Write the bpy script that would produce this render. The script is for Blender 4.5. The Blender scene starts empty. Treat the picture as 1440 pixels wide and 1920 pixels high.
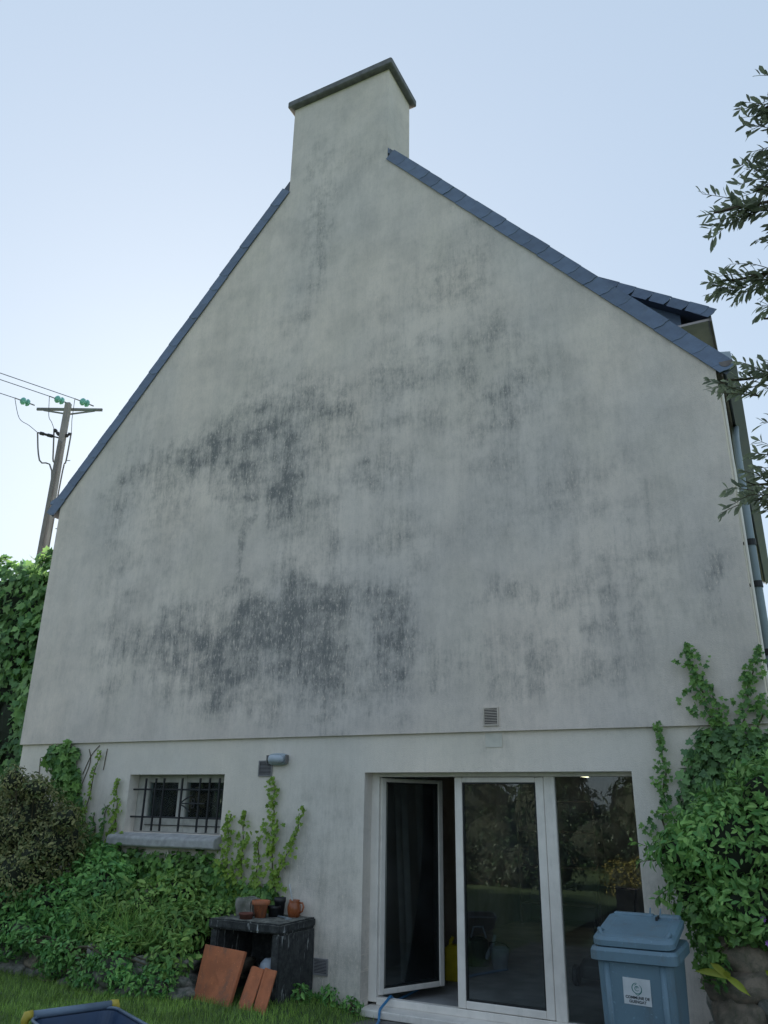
import bpy, bmesh, math, random
import numpy as np
from mathutils import Vector, Matrix, noise, Quaternion

# ------------------------------------------------------------------ scene, camera, light
S = bpy.context.scene
COL = S.collection
rad = math.radians

cam_d = bpy.data.cameras.new('camera')
cam = bpy.data.objects.new('camera', cam_d)
COL.objects.link(cam)
cam_d.sensor_fit = 'HORIZONTAL'
cam_d.sensor_width = 36.0
cam_d.lens = 36.0 * 1460.4 / 1440.0
cam_d.clip_start = 0.05
cam_d.clip_end = 3000
def camera_axes(yaw, pitch, roll):
    f = Vector((-math.sin(yaw)*math.cos(pitch), math.cos(yaw)*math.cos(pitch), math.sin(pitch)))
    r = Vector((math.cos(yaw), math.sin(yaw), 0)); u = r.cross(f)
    return r*math.cos(roll)+u*math.sin(roll), -r*math.sin(roll)+u*math.cos(roll), f
_r, _u, _f = camera_axes(0.476855, 0.359726, 0.015123)
CAM = Vector((0, -7.42, 1.796))
cam.matrix_world = Matrix(((_r.x, _u.x, -_f.x, CAM.x), (_r.y, _u.y, -_f.y, CAM.y), (_r.z, _u.z, -_f.z, CAM.z), (0, 0, 0, 1)))
S.camera = cam

SUN_EL, SUN_AZ = rad(21), rad(-40)      # azimuth from +Y towards +X
sun_dir = Vector((math.sin(SUN_AZ)*math.cos(SUN_EL), math.cos(SUN_AZ)*math.cos(SUN_EL), math.sin(SUN_EL)))
W = bpy.data.worlds.new('World'); S.world = W; W.use_nodes = True
wn, wl = W.node_tree.nodes, W.node_tree.links
wn.clear()
sky = wn.new('ShaderNodeTexSky'); sky.sky_type = 'NISHITA'; sky.sun_disc = False
sky.sun_elevation = SUN_EL; sky.sun_rotation = SUN_AZ
sky.air_density = 1.0; sky.dust_density = 1.0; sky.ozone_density = 2.0; sky.altitude = 50
gam = wn.new('ShaderNodeGamma'); gam.inputs[1].default_value = 0.22
bg = wn.new('ShaderNodeBackground'); bg.inputs[1].default_value = 0.15
wo = wn.new('ShaderNodeOutputWorld')
wl.new(sky.outputs[0], gam.inputs[0]); hz = wn.new('ShaderNodeMix'); hz.data_type = 'RGBA'; hz.blend_type = 'MULTIPLY'; hz.inputs[0].default_value = 1.0
hz.inputs[7].default_value = (.85, .97, 1.1, 1)      # clear blue air
wl.new(gam.outputs[0], hz.inputs[6]); wl.new(hz.outputs[2], bg.inputs[0]); wl.new(bg.outputs[0], wo.inputs[0])
sd = bpy.data.lights.new('sun', 'SUN'); sd.energy = 4.5; sd.angle = rad(0.6); sd.color = (1.0, .9, .76)
so = bpy.data.objects.new('sun', sd); COL.objects.link(so); so.location = (-12, 12, 14)
so.rotation_euler = (-sun_dir).to_track_quat('-Z', 'Y').to_euler()
S.view_settings.view_transform = 'Standard'; S.view_settings.look = 'None'
S.view_settings.exposure = 1.98; S.view_settings.gamma = 1.0
S.view_settings.use_curve_mapping = False
S.render.resolution_x, S.render.resolution_y = 768, 1024

random.seed(7); RNG = np.random.default_rng(7)

# ------------------------------------------------------------------ helpers
class MB:
    def __init__(s): s.v = []; s.f = []
    def add(s, vs, fs):
        o = len(s.v); s.v += [tuple(p) for p in vs]; s.f += [tuple(i+o for i in f) for f in fs]; return s
    def box(s, x0, x1, y0, y1, z0, z1, M=None):
        vs = [Vector((x, y, z)) for x in (x0, x1) for y in (y0, y1) for z in (z0, z1)]
        if M: vs = [M @ p for p in vs]
        return s.add(vs, [(0,1,3,2),(4,6,7,5),(0,4,5,1),(2,3,7,6),(0,2,6,4),(1,5,7,3)])
    def prism(s, poly, y0, y1):                       # polygon in (x, z) extruded along y
        n = len(poly)
        vs = [(x, y0, z) for x, z in poly]+[(x, y1, z) for x, z in poly]
        return s.add(vs, [tuple(range(n)), tuple(range(2*n-1, n-1, -1))]+[(i, i+n, (i+1) % n+n, (i+1) % n) for i in range(n)])
    def tube(s, pts, r, n=8, cap=True):
        pts = [Vector(p) for p in pts]; m = len(pts)
        rr = r if isinstance(r, (list, tuple)) else [r]*m
        vs = []; prev = None
        for i, p in enumerate(pts):
            t = (pts[min(i+1, m-1)]-pts[max(i-1, 0)]).normalized()
            if prev is None:
                a = Vector((0, 0, 1)) if abs(t.z) < .9 else Vector((1, 0, 0))
                u = t.cross(a).normalized()
            else:
                u = (prev-t*prev.dot(t)).normalized()
            prev = u; w = t.cross(u)
            for k in range(n):
                an = 2*math.pi*k/n
                vs.append(p+(u*math.cos(an)+w*math.sin(an))*rr[i])
        fs = [(i*n+k, i*n+(k+1) % n, (i+1)*n+(k+1) % n, (i+1)*n+k) for i in range(m-1) for k in range(n)]
        if cap: fs += [tuple(range(n-1, -1, -1)), tuple(range((m-1)*n, m*n))]
        return s.add(vs, fs)
    def lathe(s, prof, c, n=24, M=None):
        vs = []
        for r, z in prof:
            for k in range(n):
                an = 2*math.pi*k/n
                p = Vector((r*math.cos(an), r*math.sin(an), z))
                vs.append((M @ p if M else p)+Vector(c))
        m = len(prof)
        fs = [(i*n+k, i*n+(k+1) % n, (i+1)*n+(k+1) % n, (i+1)*n+k) for i in range(m-1) for k in range(n)]
        return s.add(vs, fs)
    def loft(s, rings, cap=True):
        n = len(rings[0]); vs = [p for r in rings for p in r]; m = len(rings)
        fs = [(i*n+k, i*n+(k+1) % n, (i+1)*n+(k+1) % n, (i+1)*n+k) for i in range(m-1) for k in range(n)]
        if cap: fs += [tuple(range(n-1, -1, -1)), tuple(range((m-1)*n, m*n))]
        return s.add(vs, fs)
    def mesh(s, name, smooth=False):
        me = bpy.data.meshes.new(name); me.from_pydata(s.v, [], s.f); me.update()
        bm = bmesh.new(); bm.from_mesh(me); bmesh.ops.recalc_face_normals(bm, faces=bm.faces); bm.to_mesh(me); bm.free()
        if smooth: me.shade_smooth()
        return me

def rrect(w, d, r, z, cx=0, cy=0, n=5):
    out = []
    for sx, sy, a0 in ((1, 1, 0), (-1, 1, 90), (-1, -1, 180), (1, -1, 270)):
        for k in range(n):
            a = rad(a0+90*k/(n-1))
            out.append(Vector((cx+sx*(w/2-r)+r*math.cos(a), cy+sy*(d/2-r)+r*math.sin(a), z)))
    return out

def link(name, me, mat, parent=None):
    o = bpy.data.objects.new(name, me); COL.objects.link(o)
    if mat is not None and len(me.materials) == 0: me.materials.append(mat)
    if parent is not None:
        o.parent = parent
        o.matrix_parent_inverse = Matrix.Translation(parent.location).inverted() if parent.type == 'EMPTY' else parent_inv(parent)
    return o
def parent_inv(p):
    M = p.matrix_basis.copy()
    q = p
    M = p.matrix_parent_inverse @ M
    while q.parent:
        q = q.parent; M = (q.matrix_parent_inverse @ q.matrix_basis) @ M
    return M.inverted()
def obj(name, mb, mat, parent=None, smooth=False, bevel=0, angle=None):
    o = link(name, mb.mesh(name, smooth), mat, parent)
    if angle is not None: o.data.shade_auto_smooth(angle=angle) if hasattr(o.data, 'shade_auto_smooth') else None
    if bevel:
        m = o.modifiers.new('bevel', 'BEVEL'); m.width = bevel; m.segments = 2; m.limit_method = 'ANGLE'; m.angle_limit = rad(40)
    return o
def thing(name, label, cat, loc=(0, 0, 0), group=None):
    o = bpy.data.objects.new(name, None); COL.objects.link(o); o.location = loc; o.empty_display_size = .1
    return tag(o, label, cat, group)
def tag(o, label=None, cat=None, group=None, kind=None):
    if label: o['label'] = label
    if cat: o['category'] = cat
    if group: o['group'] = group
    if kind: o['kind'] = kind
    return o

# ------------------------------------------------------------------ materials
class NT:
    def __init__(s, name):
        s.m = bpy.data.materials.new(name); s.m.use_nodes = True
        s.t = s.m.node_tree; s.t.nodes.clear()
        s.out = s.t.nodes.new('ShaderNodeOutputMaterial')
        s.b = s.t.nodes.new('ShaderNodeBsdfPrincipled')
        s.l(s.b.outputs[0], s.out.inputs[0])
        s.tc = s.t.nodes.new('ShaderNodeTexCoord')
    def n(s, t, **k):
        x = s.t.nodes.new(t)
        for a, b in k.items(): setattr(x, a, b)
        return x
    def l(s, a, b): s.t.links.new(a, b)
    def put(s, sock, v):
        if isinstance(v, (int, float)): sock.default_value = v
        elif isinstance(v, (tuple, list)): sock.default_value = tuple(v) if len(v) == len(sock.default_value) else tuple(v)+(1,)
        else: s.l(v, sock)
    def math(s, op, a, b=0., clamp=False):
        x = s.n('ShaderNodeMath', operation=op, use_clamp=clamp); s.put(x.inputs[0], a); s.put(x.inputs[1], b); return x.outputs[0]
    def noise(s, scale=(1, 1, 1), sc=1., detail=4., rough=.55, off=(0, 0, 0), coord='Object'):
        mp = s.n('ShaderNodeMapping'); mp.inputs['Scale'].default_value = scale; mp.inputs['Location'].default_value = off
        s.l(s.tc.outputs[coord], mp.inputs[0])
        x = s.n('ShaderNodeTexNoise'); x.inputs['Scale'].default_value = sc; x.inputs['Detail'].default_value = detail; x.inputs['Roughness'].default_value = rough
        s.l(mp.outputs[0], x.inputs['Vector']); return x.outputs[0]
    def ramp(s, v, lo, hi, a=0., b=1., smooth=True):
        x = s.n('ShaderNodeMapRange', interpolation_type='SMOOTHSTEP' if smooth else 'LINEAR')
        s.put(x.inputs[0], v); x.inputs[1].default_value = lo; x.inputs[2].default_value = hi; x.inputs[3].default_value = a; x.inputs[4].default_value = b
        return x.outputs[0]
    def mix(s, f, a, b, mode='MIX'):
        x = s.n('ShaderNodeMix', data_type='RGBA', blend_type=mode); s.put(x.inputs[0], f); s.put(x.inputs[6], a); s.put(x.inputs[7], b); return x.outputs[2]
    def col(s, c): s.put(s.b.inputs['Base Color'], c)
    def rough(s, v): s.put(s.b.inputs['Roughness'], v)
    def bump(s, h, strength=.3, dist=.01):
        x = s.n('ShaderNodeBump'); x.inputs['Strength'].default_value = strength; x.inputs['Distance'].default_value = dist
        s.l(h, x.inputs['Height']); s.l(x.outputs[0], s.b.inputs['Normal'])

def plain(name, c, rough=.6, var=.25, sc=6, metal=0., bump=0., c2=None, dirt=0., dirtc=(.09, .085, .07), rnd=0.):
    t = NT(name); nz = t.noise(sc=sc, detail=5)
    f = t.ramp(nz, .3, .7)
    dark = c2 or tuple(x*(1-var) for x in c)
    cc = t.mix(f, dark, c)
    if dirt:
        dn = t.math('MULTIPLY', t.ramp(t.noise((1, 1, .35), 9, 7, .7, (4, 2, 1)), .5, .68), dirt)
        cc = t.mix(dn, cc, dirtc)
        sp = t.math('MULTIPLY', t.ramp(t.noise(sc=55, detail=3, off=(1, 5, 2)), .64, .7), dirt*.8)
        cc = t.mix(sp, cc, tuple(min(1, x*1.9) for x in c))
    if rnd:
        oi = t.n('ShaderNodeObjectInfo'); hv = t.n('ShaderNodeHueSaturation'); t.l(t.ramp(oi.outputs['Random'], 0, 1, 1-rnd, 1+rnd, False), hv.inputs['Value']); t.l(cc, hv.inputs['Color']); cc = hv.outputs[0]
    t.col(cc); t.put(t.b.inputs['Roughness'], t.ramp(nz, .2, .8, rough-.08, rough+.1)); t.b.inputs['Metallic'].default_value = metal
    if bump: t.bump(t.noise(sc=sc*8, detail=6), bump, .004)
    return t.m

# --- weathered render of the gable
STAINS = [(-5.6,7.3,.5,.9,.22),(-4.9,10.0,.3,1.0,.22),(-2.9,7.6,.5,.9,.2),(-1.9,5.0,.9,.3,.16),(-3.0,4.5,1.0,.25,.14),(-6.9,5.0,.5,.9,.2),(-4.1,6.0,.4,1.2,.18),(-7.9,4.3,.4,1.0,.16),(-2.6,8.8,.3,.8,.14),(-6.65,6.16,.39,.18,.9),(-7.06,6.08,.84,.38,.45),(-5.97,6.49,.35,.25,.6),(-5.05,6.48,.48,.36,.75),(-5.23,6.1,.56,.31,.5),(-5.14,5.39,.27,.25,.75),(-5.86,5.78,.34,.47,.5),(-5.73,5.24,.06,.83,.45),(-5.53,5.79,.49,.46,.4),(-3.84,5.4,.34,.14,.5),(-3.54,6.57,.42,.45,.35),(-5.51,3.65,1.23,.39,.9),(-5.95,3.37,.92,.46,.6),(-6.08,3.16,.39,.22,.5),(-4.48,3.45,.22,.68,.8),(-3.75,3.66,.27,.27,.95),(-3.74,3.08,.25,.31,.5),(-5.04,3.9,.4,.36,.6),(-6.73,3.69,.43,.34,.4),(-7.73,3.28,.28,.42,.3),(-2.95,3.23,.45,.22,.35),(-2.42,3.79,.49,.12,.4),(-1.5,3.23,.52,.46,.3),(-1.18,4.08,.52,.49,.25),(-2.31,6.36,.36,.55,.3),(-3.69,4.34,.32,.77,.25),(-4.6,4.66,.19,1.18,.3),(-5.12,4.59,.21,1.06,.4),(-1.68,5.81,1.06,1.33,.12),(-7.84,6.05,.41,1.33,.22),(-4.98,8.92,.24,1.15,.25),(-3.58,7.69,.71,.4,.12),(-2.18,3.0,.26,.31,.3),(-.44,3.68,.15,.3,.3),(-2.9,5.82,.74,.41,.15),(-4.88,3.12,1.07,.36,.35),(-4.17,10.18,.5,.59,.15),(-2.51,2.78,.16,.15,.3)]
BASE_STAINS = [(-4.35,.9,.5,.9,.5),(-4.2,.2,.5,.35,.7),(-4.7,1.3,.5,.5,.3),(-5.05,2.33,.16,.09,.45),(-2.55,2.3,.12,.16,.3),(-.95,.5,.4,.6,.7),(-7.6,1.5,.7,.4,.35),(-5.6,1.0,.8,.4,.4),(-.9,1.2,.3,.4,.3)]
def render_mat(name, stains, clean, dirty, streak, gain):
    t = NT(name)
    # warp the coordinates so that no stain keeps an elliptic edge
    wz = t.n('ShaderNodeTexNoise'); wz.inputs['Scale'].default_value = 1.3; wz.inputs['Detail'].default_value = 7; wz.inputs['Roughness'].default_value = .62
    t.l(t.tc.outputs['Object'], wz.inputs['Vector'])
    va = t.n('ShaderNodeVectorMath', operation='SUBTRACT'); t.l(wz.outputs['Color'], va.inputs[0]); va.inputs[1].default_value = (.5, .5, .5)
    vb = t.n('ShaderNodeVectorMath', operation='MULTIPLY_ADD'); t.l(va.outputs[0], vb.inputs[0]); vb.inputs[1].default_value = (.85, 0, .8); t.l(t.tc.outputs['Object'], vb.inputs[2])
    tot = None
    for cx, cz, rx, rz, a in stains:
        mp = t.n('ShaderNodeMapping', vector_type='TEXTURE'); mp.inputs['Location'].default_value = (cx, 0, cz); mp.inputs['Scale'].default_value = (rx*2.1, 1e4, rz*2.2)
        t.l(vb.outputs[0], mp.inputs[0])
        ln = t.n('ShaderNodeVectorMath', operation='LENGTH'); t.l(mp.outputs[0], ln.inputs[0])
        g = t.ramp(ln.outputs['Value'], 0., 1., a, 0.)
        tot = g if tot is None else t.math('ADD', tot, g)
    st1 = t.noise((4.2, 1, .34), 1.8, 8, .66)             # long drips
    st2 = t.noise((30, 1, 3.4), 1.0, 6, .72, (3, 0, 1))  # fine drips
    grit = t.noise((1, 1, .55), 40, 5, .75)
    mid = t.noise((1.1, 1, .8), 1.2, 7, .66, (5, 0, 2))
    small = t.noise((1.3, 1, .7), 7, 6, .7, (2, 0, 8))
    big = t.noise((1, 1, .7), .45, 3, .5, (1, 0, 7))
    tot = t.math('DIVIDE', tot, t.math('ADD', t.math('MULTIPLY', tot, .5), .8))
    blot = t.noise((.7, 1, 1.25), 2.4, 7, .62, (11, 0, 4))  # broad soft smears
    st3 = t.noise((75, 1, 7), 1.0, 4, .7, (6, 0, 3))     # hair-thin runs
    ctr = lambda v, k_: t.math('MULTIPLY', t.math('SUBTRACT', v, .5), k_)
    gate = t.ramp(tot, .03, .35)
    nz_ = t.math('ADD', t.math('ADD', t.math('ADD', ctr(st1, 1.0), ctr(blot, 1.5)), ctr(st2, .65)), t.math('ADD', ctr(st3, .5), t.math('ADD', ctr(small, 1.1), ctr(grit, .5))))
    v = t.math('ADD', t.math('MULTIPLY', tot, .85), t.math('MULTIPLY', nz_, gate))
    dens = t.ramp(v, .0, 1.3)
    soft = t.math('MULTIPLY', t.ramp(mid, .36, .70), streak*1.2)
    soft = t.math('ADD', soft, t.math('MULTIPLY', t.ramp(blot, .38, .7), streak*.7))
    soft = t.math('ADD', soft, t.math('MULTIPLY', t.ramp(st1, .4, .72), streak*.42))
    soft = t.math('ADD', soft, t.math('MULTIPLY', t.ramp(st2, .42, .75), streak*.35))
    soft = t.math('ADD', soft, t.math('MULTIPLY', t.ramp(small, .38, .75), streak*.45))
    soft = t.math('ADD', soft, t.math('MULTIPLY', t.ramp(grit, .42, .72), streak*.6))
    fac = t.math('ADD', t.math('MULTIPLY', dens, gain), soft, True)
    c0 = t.mix(t.ramp(big, .35, .65), clean, tuple(x*y for x, y in zip(clean, (.84, .88, .93))))
    c0 = t.mix(t.math('MULTIPLY', t.ramp(t.noise(sc=.9, detail=3, off=(9, 0, 3)), .45, .7), .5), c0, tuple(x*y for x, y in zip(clean, (.87, .9, .89))))
    c1 = t.mix(fac, c0, dirty)
    # pale flecks where the black growth has flaked off, following the drips
    fl = t.ramp(t.noise((42, 1, 13), 1.0, 4, .75, (2, 0, 5)), .55, .64)
    c2 = t.mix(t.math('MULTIPLY', t.math('MULTIPLY', fl, .6), t.ramp(fac, .15, .6)), c1, tuple(x*1.02 for x in clean))
    pin = t.ramp(t.noise(sc=60, detail=2, off=(7, 1, 0)), .68, .74)
    c3 = t.mix(t.math('MULTIPLY', pin, .35), c2, dirty)
    t.col(c3); t.rough(.93); t.b.inputs['Specular IOR Level'].default_value = .2
    t.bump(t.math('ADD', t.noise(sc=90, detail=4, rough=.7), t.math('MULTIPLY', st2, .6)), .6, .008)
    return t.m

M = {}
M['render'] = render_mat('weathered_render', STAINS, (.86, .745, .665), (.225, .222, .222), .17, .84)
M['base'] = render_mat('base_render', BASE_STAINS, (.90, .80, .70), (.29, .28, .25), .12, .5)
M['slate'] = plain('slate', (.14, .19, .30), .5, .3, 5, bump=.35, dirt=.3, dirtc=(.2, .22, .22), rnd=.12)
M['slate_roof'] = plain('slate_roof', (.085, .105, .15), .55, .3, 7, bump=.3)
M['concrete'] = plain('concrete', (.33, .33, .32), .9, .35, 9, bump=.5)
M['cap'] = plain('cap_concrete', (.19, .19, .205), .9, .4, 9, bump=.5)
M['sill'] = plain('sill_stone', (.42, .42, .42), .85, .3, 14, bump=.4)
M['white_frame'] = plain('white_frame', (.86, .81, .75), .4, .12, 5, dirt=.25, dirtc=(.45, .44, .4))
M['white_wood'] = plain('white_wood', (.52, .51, .47), .7, .25, 12)
M['iron'] = plain('iron', (.02, .022, .026), .6, .3, 20)
M['zinc'] = plain('zinc', (.36, .42, .46), .4, .2, 8, metal=.5)
M['fascia'] = plain('brown_fascia', (.20, .175, .18), .8, .35, 7)
M['soffit'] = plain('beige_soffit', (.50, .44, .45), .8, .2, 7)
M['pvc'] = plain('grey_pipe', (.23, .29, .32), .45, .15, 6)
M['interior'] = plain('interior_plaster', (.34, .34, .35), .95, .4, 2)
M['interior_floor'] = plain('interior_floor', (.42, .42, .43), .8, .35, 3)
M['terracotta'] = plain('terracotta', (.46, .155, .07), .85, .3, 7, bump=.4, dirt=.5)
M['terracotta_dark'] = plain('terracotta_dark', (.17, .062, .045), .85, .3, 12, bump=.3)
M['glaze'] = plain('glazed_terracotta', (.34, .10, .035), .28, .3, 9)
M['black'] = plain('black_plastic', (.016, .018, .02), .5, .3, 9)
M['pale'] = plain('pale_enamel', (.42, .48, .55), .4, .2, 8)
M['bin'] = plain('bin_plastic', (.13, .215, .28), .5, .14, 3, bump=.05, dirt=.45, dirtc=(.11, .125, .13))
M['paper'] = plain('sticker', (.60, .64, .68), .6, .12, 12)
M['ink'] = plain('ink', (.03, .04, .05), .7, .1)
M['green_ink'] = plain('green_ink', (.02, .17, .16), .7, .1)
M['cart_blue'] = plain('cart_blue', (.035, .07, .14), .5, .25, 6)
M['cart_rim'] = plain('cart_rim', (.15, .21, .29), .5, .25, 6)
M['yellow'] = plain('yellow_plastic', (.48, .38, .05), .5, .2, 9)
M['can_yellow'] = plain('yellow_can', (.62, .5, .02), .5, .2, 9)
M['hose'] = plain('blue_hose', (.05, .24, .50), .4, .2, 9)
M['wood_grey'] = plain('grey_planks', (.52, .53, .52), .85, .3, 6)
M['bark'] = plain('bark', (.12, .09, .07), .95, .5, 14, bump=.8)
M['stem'] = plain('stem', (.10, .085, .05), .9, .3, 14)
M['soil'] = plain('soil', (.07, .055, .04), .95, .4, 9, bump=.8)
M['stone'] = plain('stone', (.25, .235, .21), .95, .5, 5, bump=.9, c2=(.07, .085, .07), dirt=.6, dirtc=(.05, .075, .03), rnd=.25)
M['stone_pale'] = plain('pale_stone', (.36, .35, .33), .95, .45, 8, bump=.9)
M['stone_warm'] = plain('warm_stone', (.27, .22, .17), .95, .45, 5, bump=.9, c2=(.13, .12, .09), dirt=.5, dirtc=(.07, .085, .045), rnd=.25)
M['pole'] = plain('concrete_pole', (.30, .28, .27), .9, .2, 3)
M['arm'] = plain('galvanised_arm', (.17, .165, .16), .6, .2, 6)
M['wire'] = plain('wire', (.09, .10, .11), .6, .2, 6)
M['core'] = plain('core_shade', (.035, .045, .028), 1.0, .4, 6)  # near-black colour standing in for the shade deep inside foliage
M['purple'] = plain('purple_petal', (.32, .14, .48), .6, .2, 9)
M['grass_ground'] = plain('grass_ground', (.075, .13, .04), .95, .4, 3, bump=.7, c2=(.05, .085, .03))
M['paving'] = plain('paving', (.17, .165, .155), .92, .4, 4, bump=.6)

# black mossy concrete of the hutch with pale drips
t = NT('mossy_concrete')
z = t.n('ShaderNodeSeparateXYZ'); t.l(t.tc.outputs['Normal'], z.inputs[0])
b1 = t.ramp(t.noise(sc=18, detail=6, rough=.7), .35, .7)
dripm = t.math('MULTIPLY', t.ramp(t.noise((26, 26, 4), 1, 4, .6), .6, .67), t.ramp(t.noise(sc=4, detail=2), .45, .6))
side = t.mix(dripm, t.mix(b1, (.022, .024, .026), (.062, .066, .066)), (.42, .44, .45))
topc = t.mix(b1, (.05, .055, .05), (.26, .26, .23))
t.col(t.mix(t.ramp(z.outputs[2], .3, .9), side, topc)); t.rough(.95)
t.bump(t.noise(sc=45, detail=5), .7, .008); M['mossy'] = t.m

def leaf_mat(name, a, b, trans=.3, rough=.5):
    t = NT(name)
    g = t.n('ShaderNodeNewGeometry'); oi = t.n('ShaderNodeObjectInfo')
    f = t.math('FRACT', t.math('ADD', g.outputs['Random Per Island'], oi.outputs['Random']))
    c = t.mix(f, a, b)
    big = t.ramp(t.noise(sc=2.2, detail=2), .3, .7, .72, 1.25)
    c = t.mix(1.0, c, t.n('ShaderNodeCombineColor').outputs[0], 'MIX') if False else c
    hv = t.n('ShaderNodeHueSaturation'); t.l(big, hv.inputs['Value']); t.l(c, hv.inputs['Color']); c = hv.outputs[0]
    t.col(c); t.rough(rough); t.b.inputs['Specular IOR Level'].default_value = .35
    tr = t.n('ShaderNodeBsdfTranslucent'); t.l(c, tr.inputs[0])
    mx = t.n('ShaderNodeMixShader'); mx.inputs[0].default_value = trans
    t.l(t.b.outputs[0], mx.inputs[1]); t.l(tr.outputs[0], mx.inputs[2]); t.l(mx.outputs[0], t.out.inputs[0])
    return t.m
M['ivy'] = leaf_mat('ivy_leaf', (0.074, 0.178, 0.057), (0.200, 0.368, 0.085), .25)
M['ivy_dark'] = leaf_mat('dark_ivy_leaf', (0.083, 0.177, 0.078), (0.190, 0.340, 0.122), .22)
M['ivy_hedge'] = leaf_mat('hedge_ivy_leaf', (0.092, 0.214, 0.088), (0.270, 0.463, 0.146), .3)
M['ivy_young'] = leaf_mat('young_ivy_leaf', (0.148, 0.267, 0.042), (0.319, 0.462, 0.077), .3)
M['shrub'] = leaf_mat('shrub_leaf', (0.098, 0.268, 0.076), (0.296, 0.500, 0.140), .28)
M['brownshrub'] = leaf_mat('bronze_leaf', (0.094, 0.144, 0.056), (0.325, 0.312, 0.131), .2)
M['bed'] = leaf_mat('bed_leaf', (0.083, 0.249, 0.079), (0.261, 0.498, 0.132), .25)
M['bed_light'] = leaf_mat('bed_light_leaf', (0.113, 0.275, 0.068), (0.336, 0.500, 0.125), .25)
M['tree'] = leaf_mat('tree_leaf', (.17, .20, .145), (.33, .37, .24), .5)
M['grass'] = leaf_mat('grass_blade', (0.133, 0.260, 0.051), (0.316, 0.477, 0.094), .25)
M['fern'] = leaf_mat('tongue_leaf', (0.307, 0.383, 0.043), (0.461, 0.492, 0.076), .3)
M['hedge'] = leaf_mat('hedge_leaf', (.14, .15, .03), (.36, .30, .08), .25)
M['conifer'] = leaf_mat('conifer_leaf', (0.012, 0.030, 0.014), (0.030, 0.060, 0.025), .1)

# glazing: clear pane that mirrors by Fresnel
t = NT('glass')
fr = t.n('ShaderNodeFresnel'); fr.inputs[0].default_value = 1.6
gl = t.n('ShaderNodeBsdfGlossy'); gl.inputs['Roughness'].default_value = .012; gl.inputs[0].default_value = (.92, .97, 1, 1)
tp = t.n('ShaderNodeBsdfTransparent'); tp.inputs[0].default_value = (.84, .88, .88, 1)
mx = t.n('ShaderNodeMixShader'); t.l(fr.outputs[0], mx.inputs[0]); t.l(tp.outputs[0], mx.inputs[1]); t.l(gl.outputs[0], mx.inputs[2]); df = t.n('ShaderNodeBsdfDiffuse'); df.inputs[0].default_value = (.5, .52, .52, 1)
m2 = t.n('ShaderNodeMixShader'); t.l(t.ramp(t.noise((1, 1, .6), 2.2, 6, .7), .4, .8, .008, .05), m2.inputs[0]); t.l(mx.outputs[0], m2.inputs[1]); t.l(df.outputs[0], m2.inputs[2]); t.l(m2.outputs[0], t.out.inputs[0])
M['glass'] = t.m
M['insulator'] = plain('green_glass', (.18, .52, .42), .15, .2, 6)
t = NT('tube_light'); em = t.n('ShaderNodeEmission'); em.inputs[0].default_value = (1, .93, .6, 1); em.inputs[1].default_value = 1.1
t.l(em.outputs[0], t.out.inputs[0]); M['tube'] = t.m

# ------------------------------------------------------------------ ground
m = MB(); n = 40
def ground_z(x, y): return -.07
m.add([(-900, -900, -.35), (900, -900, -.35), (900, 900, -.35), (-900, 900, -.35)], [(0, 1, 2, 3)])
tag(obj('ground', m, M['grass_ground']), kind='structure')
# lawn that falls gently towards the door
def lawn_z(x, y):
    k = min(1, max(0, (-3.75-x)/.9)); k = k*k*(3-2*k)
    return -.06+.16*k+.012*noise.noise(Vector((x*1.7, y*1.7, 0)))
def sheet(name, x0, x1, y0, y1, nx, ny, fz, mat):
    m = MB()
    vs = [(x0+(x1-x0)*i/nx, y0+(y1-y0)*j/ny, fz(x0+(x1-x0)*i/nx, y0+(y1-y0)*j/ny)) for j in range(ny+1) for i in range(nx+1)]
    m.add(vs, [(j*(nx+1)+i, j*(nx+1)+i+1, (j+1)*(nx+1)+i+1, (j+1)*(nx+1)+i) for j in range(ny) for i in range(nx)])
    o = obj(name, m, mat, smooth=True); tag(o, kind='structure'); return o
sheet('lawn', -16, -3.72, -24, .04, 60, 80, lawn_z, M['grass_ground'])
sheet('lawn_bank', -3.2, 8, -24, -4.5, 30, 50, lambda x, y: -.05+.01*noise.noise(Vector((x, y, 3))), M['grass_ground'])
sheet('paving', -3.95, 3.0, -4.6, .06, 50, 36, lambda x, y: -.045+.006*noise.noise(Vector((x*3, y*3, 1))), M['paving'])

# ------------------------------------------------------------------ house
XL, XR, ZL, ZE = -9.2, -.18, 2.475, 5.86
XA = (XL+XR)/2; SL = 1.163; ZA = ZE+SL*(XR-XL)/2
CX0, CX1 = -5.46, -3.845
zr = lambda x: ZA-SL*abs(x-XA)
house = thing('house', 'tall grey rendered gable house with stained wall and broad chimney', 'house', ((XL+XR)/2, 0, -.3))
# gable wall
g = MB(); g.prism([(XL, ZL), (XR, ZL), (XR, ZE), (CX1, zr(CX1)), (CX0, zr(CX0)), (XL, ZE)], -.035, .25)
obj('gable_wall', g, M['render'], house)
g = MB(); zc = min(zr(CX0), zr(CX1))
g.prism([(CX0, zr(CX0)), (CX1, zr(CX1)), (CX1, 11.80), (CX0, 11.80)], -.035, .66)
chim = obj('chimney', g, M['render'], house)
g = MB(); r0 = rrect(CX1-CX0+.17, .70+.16, .02, 11.80, (CX0+CX1)/2, .31, 3)
g.loft([[p+Vector((0, 0, dz)) for p in rrect(CX1-CX0+a, .70+a, .02, 11.80, (CX0+CX1)/2, .312, 3)] for dz, a in ((0, .12), (.015, .17), (.105, .17), (.13, .13))])
obj('chimney_cap', g, M['cap'], chim, bevel=.01)
g = MB(); g.box(CX1-.2, CX1-.02, .1, .3, 11.97, 12.0)
g = MB()   # lead flashing at the foot of the chimney
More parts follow.
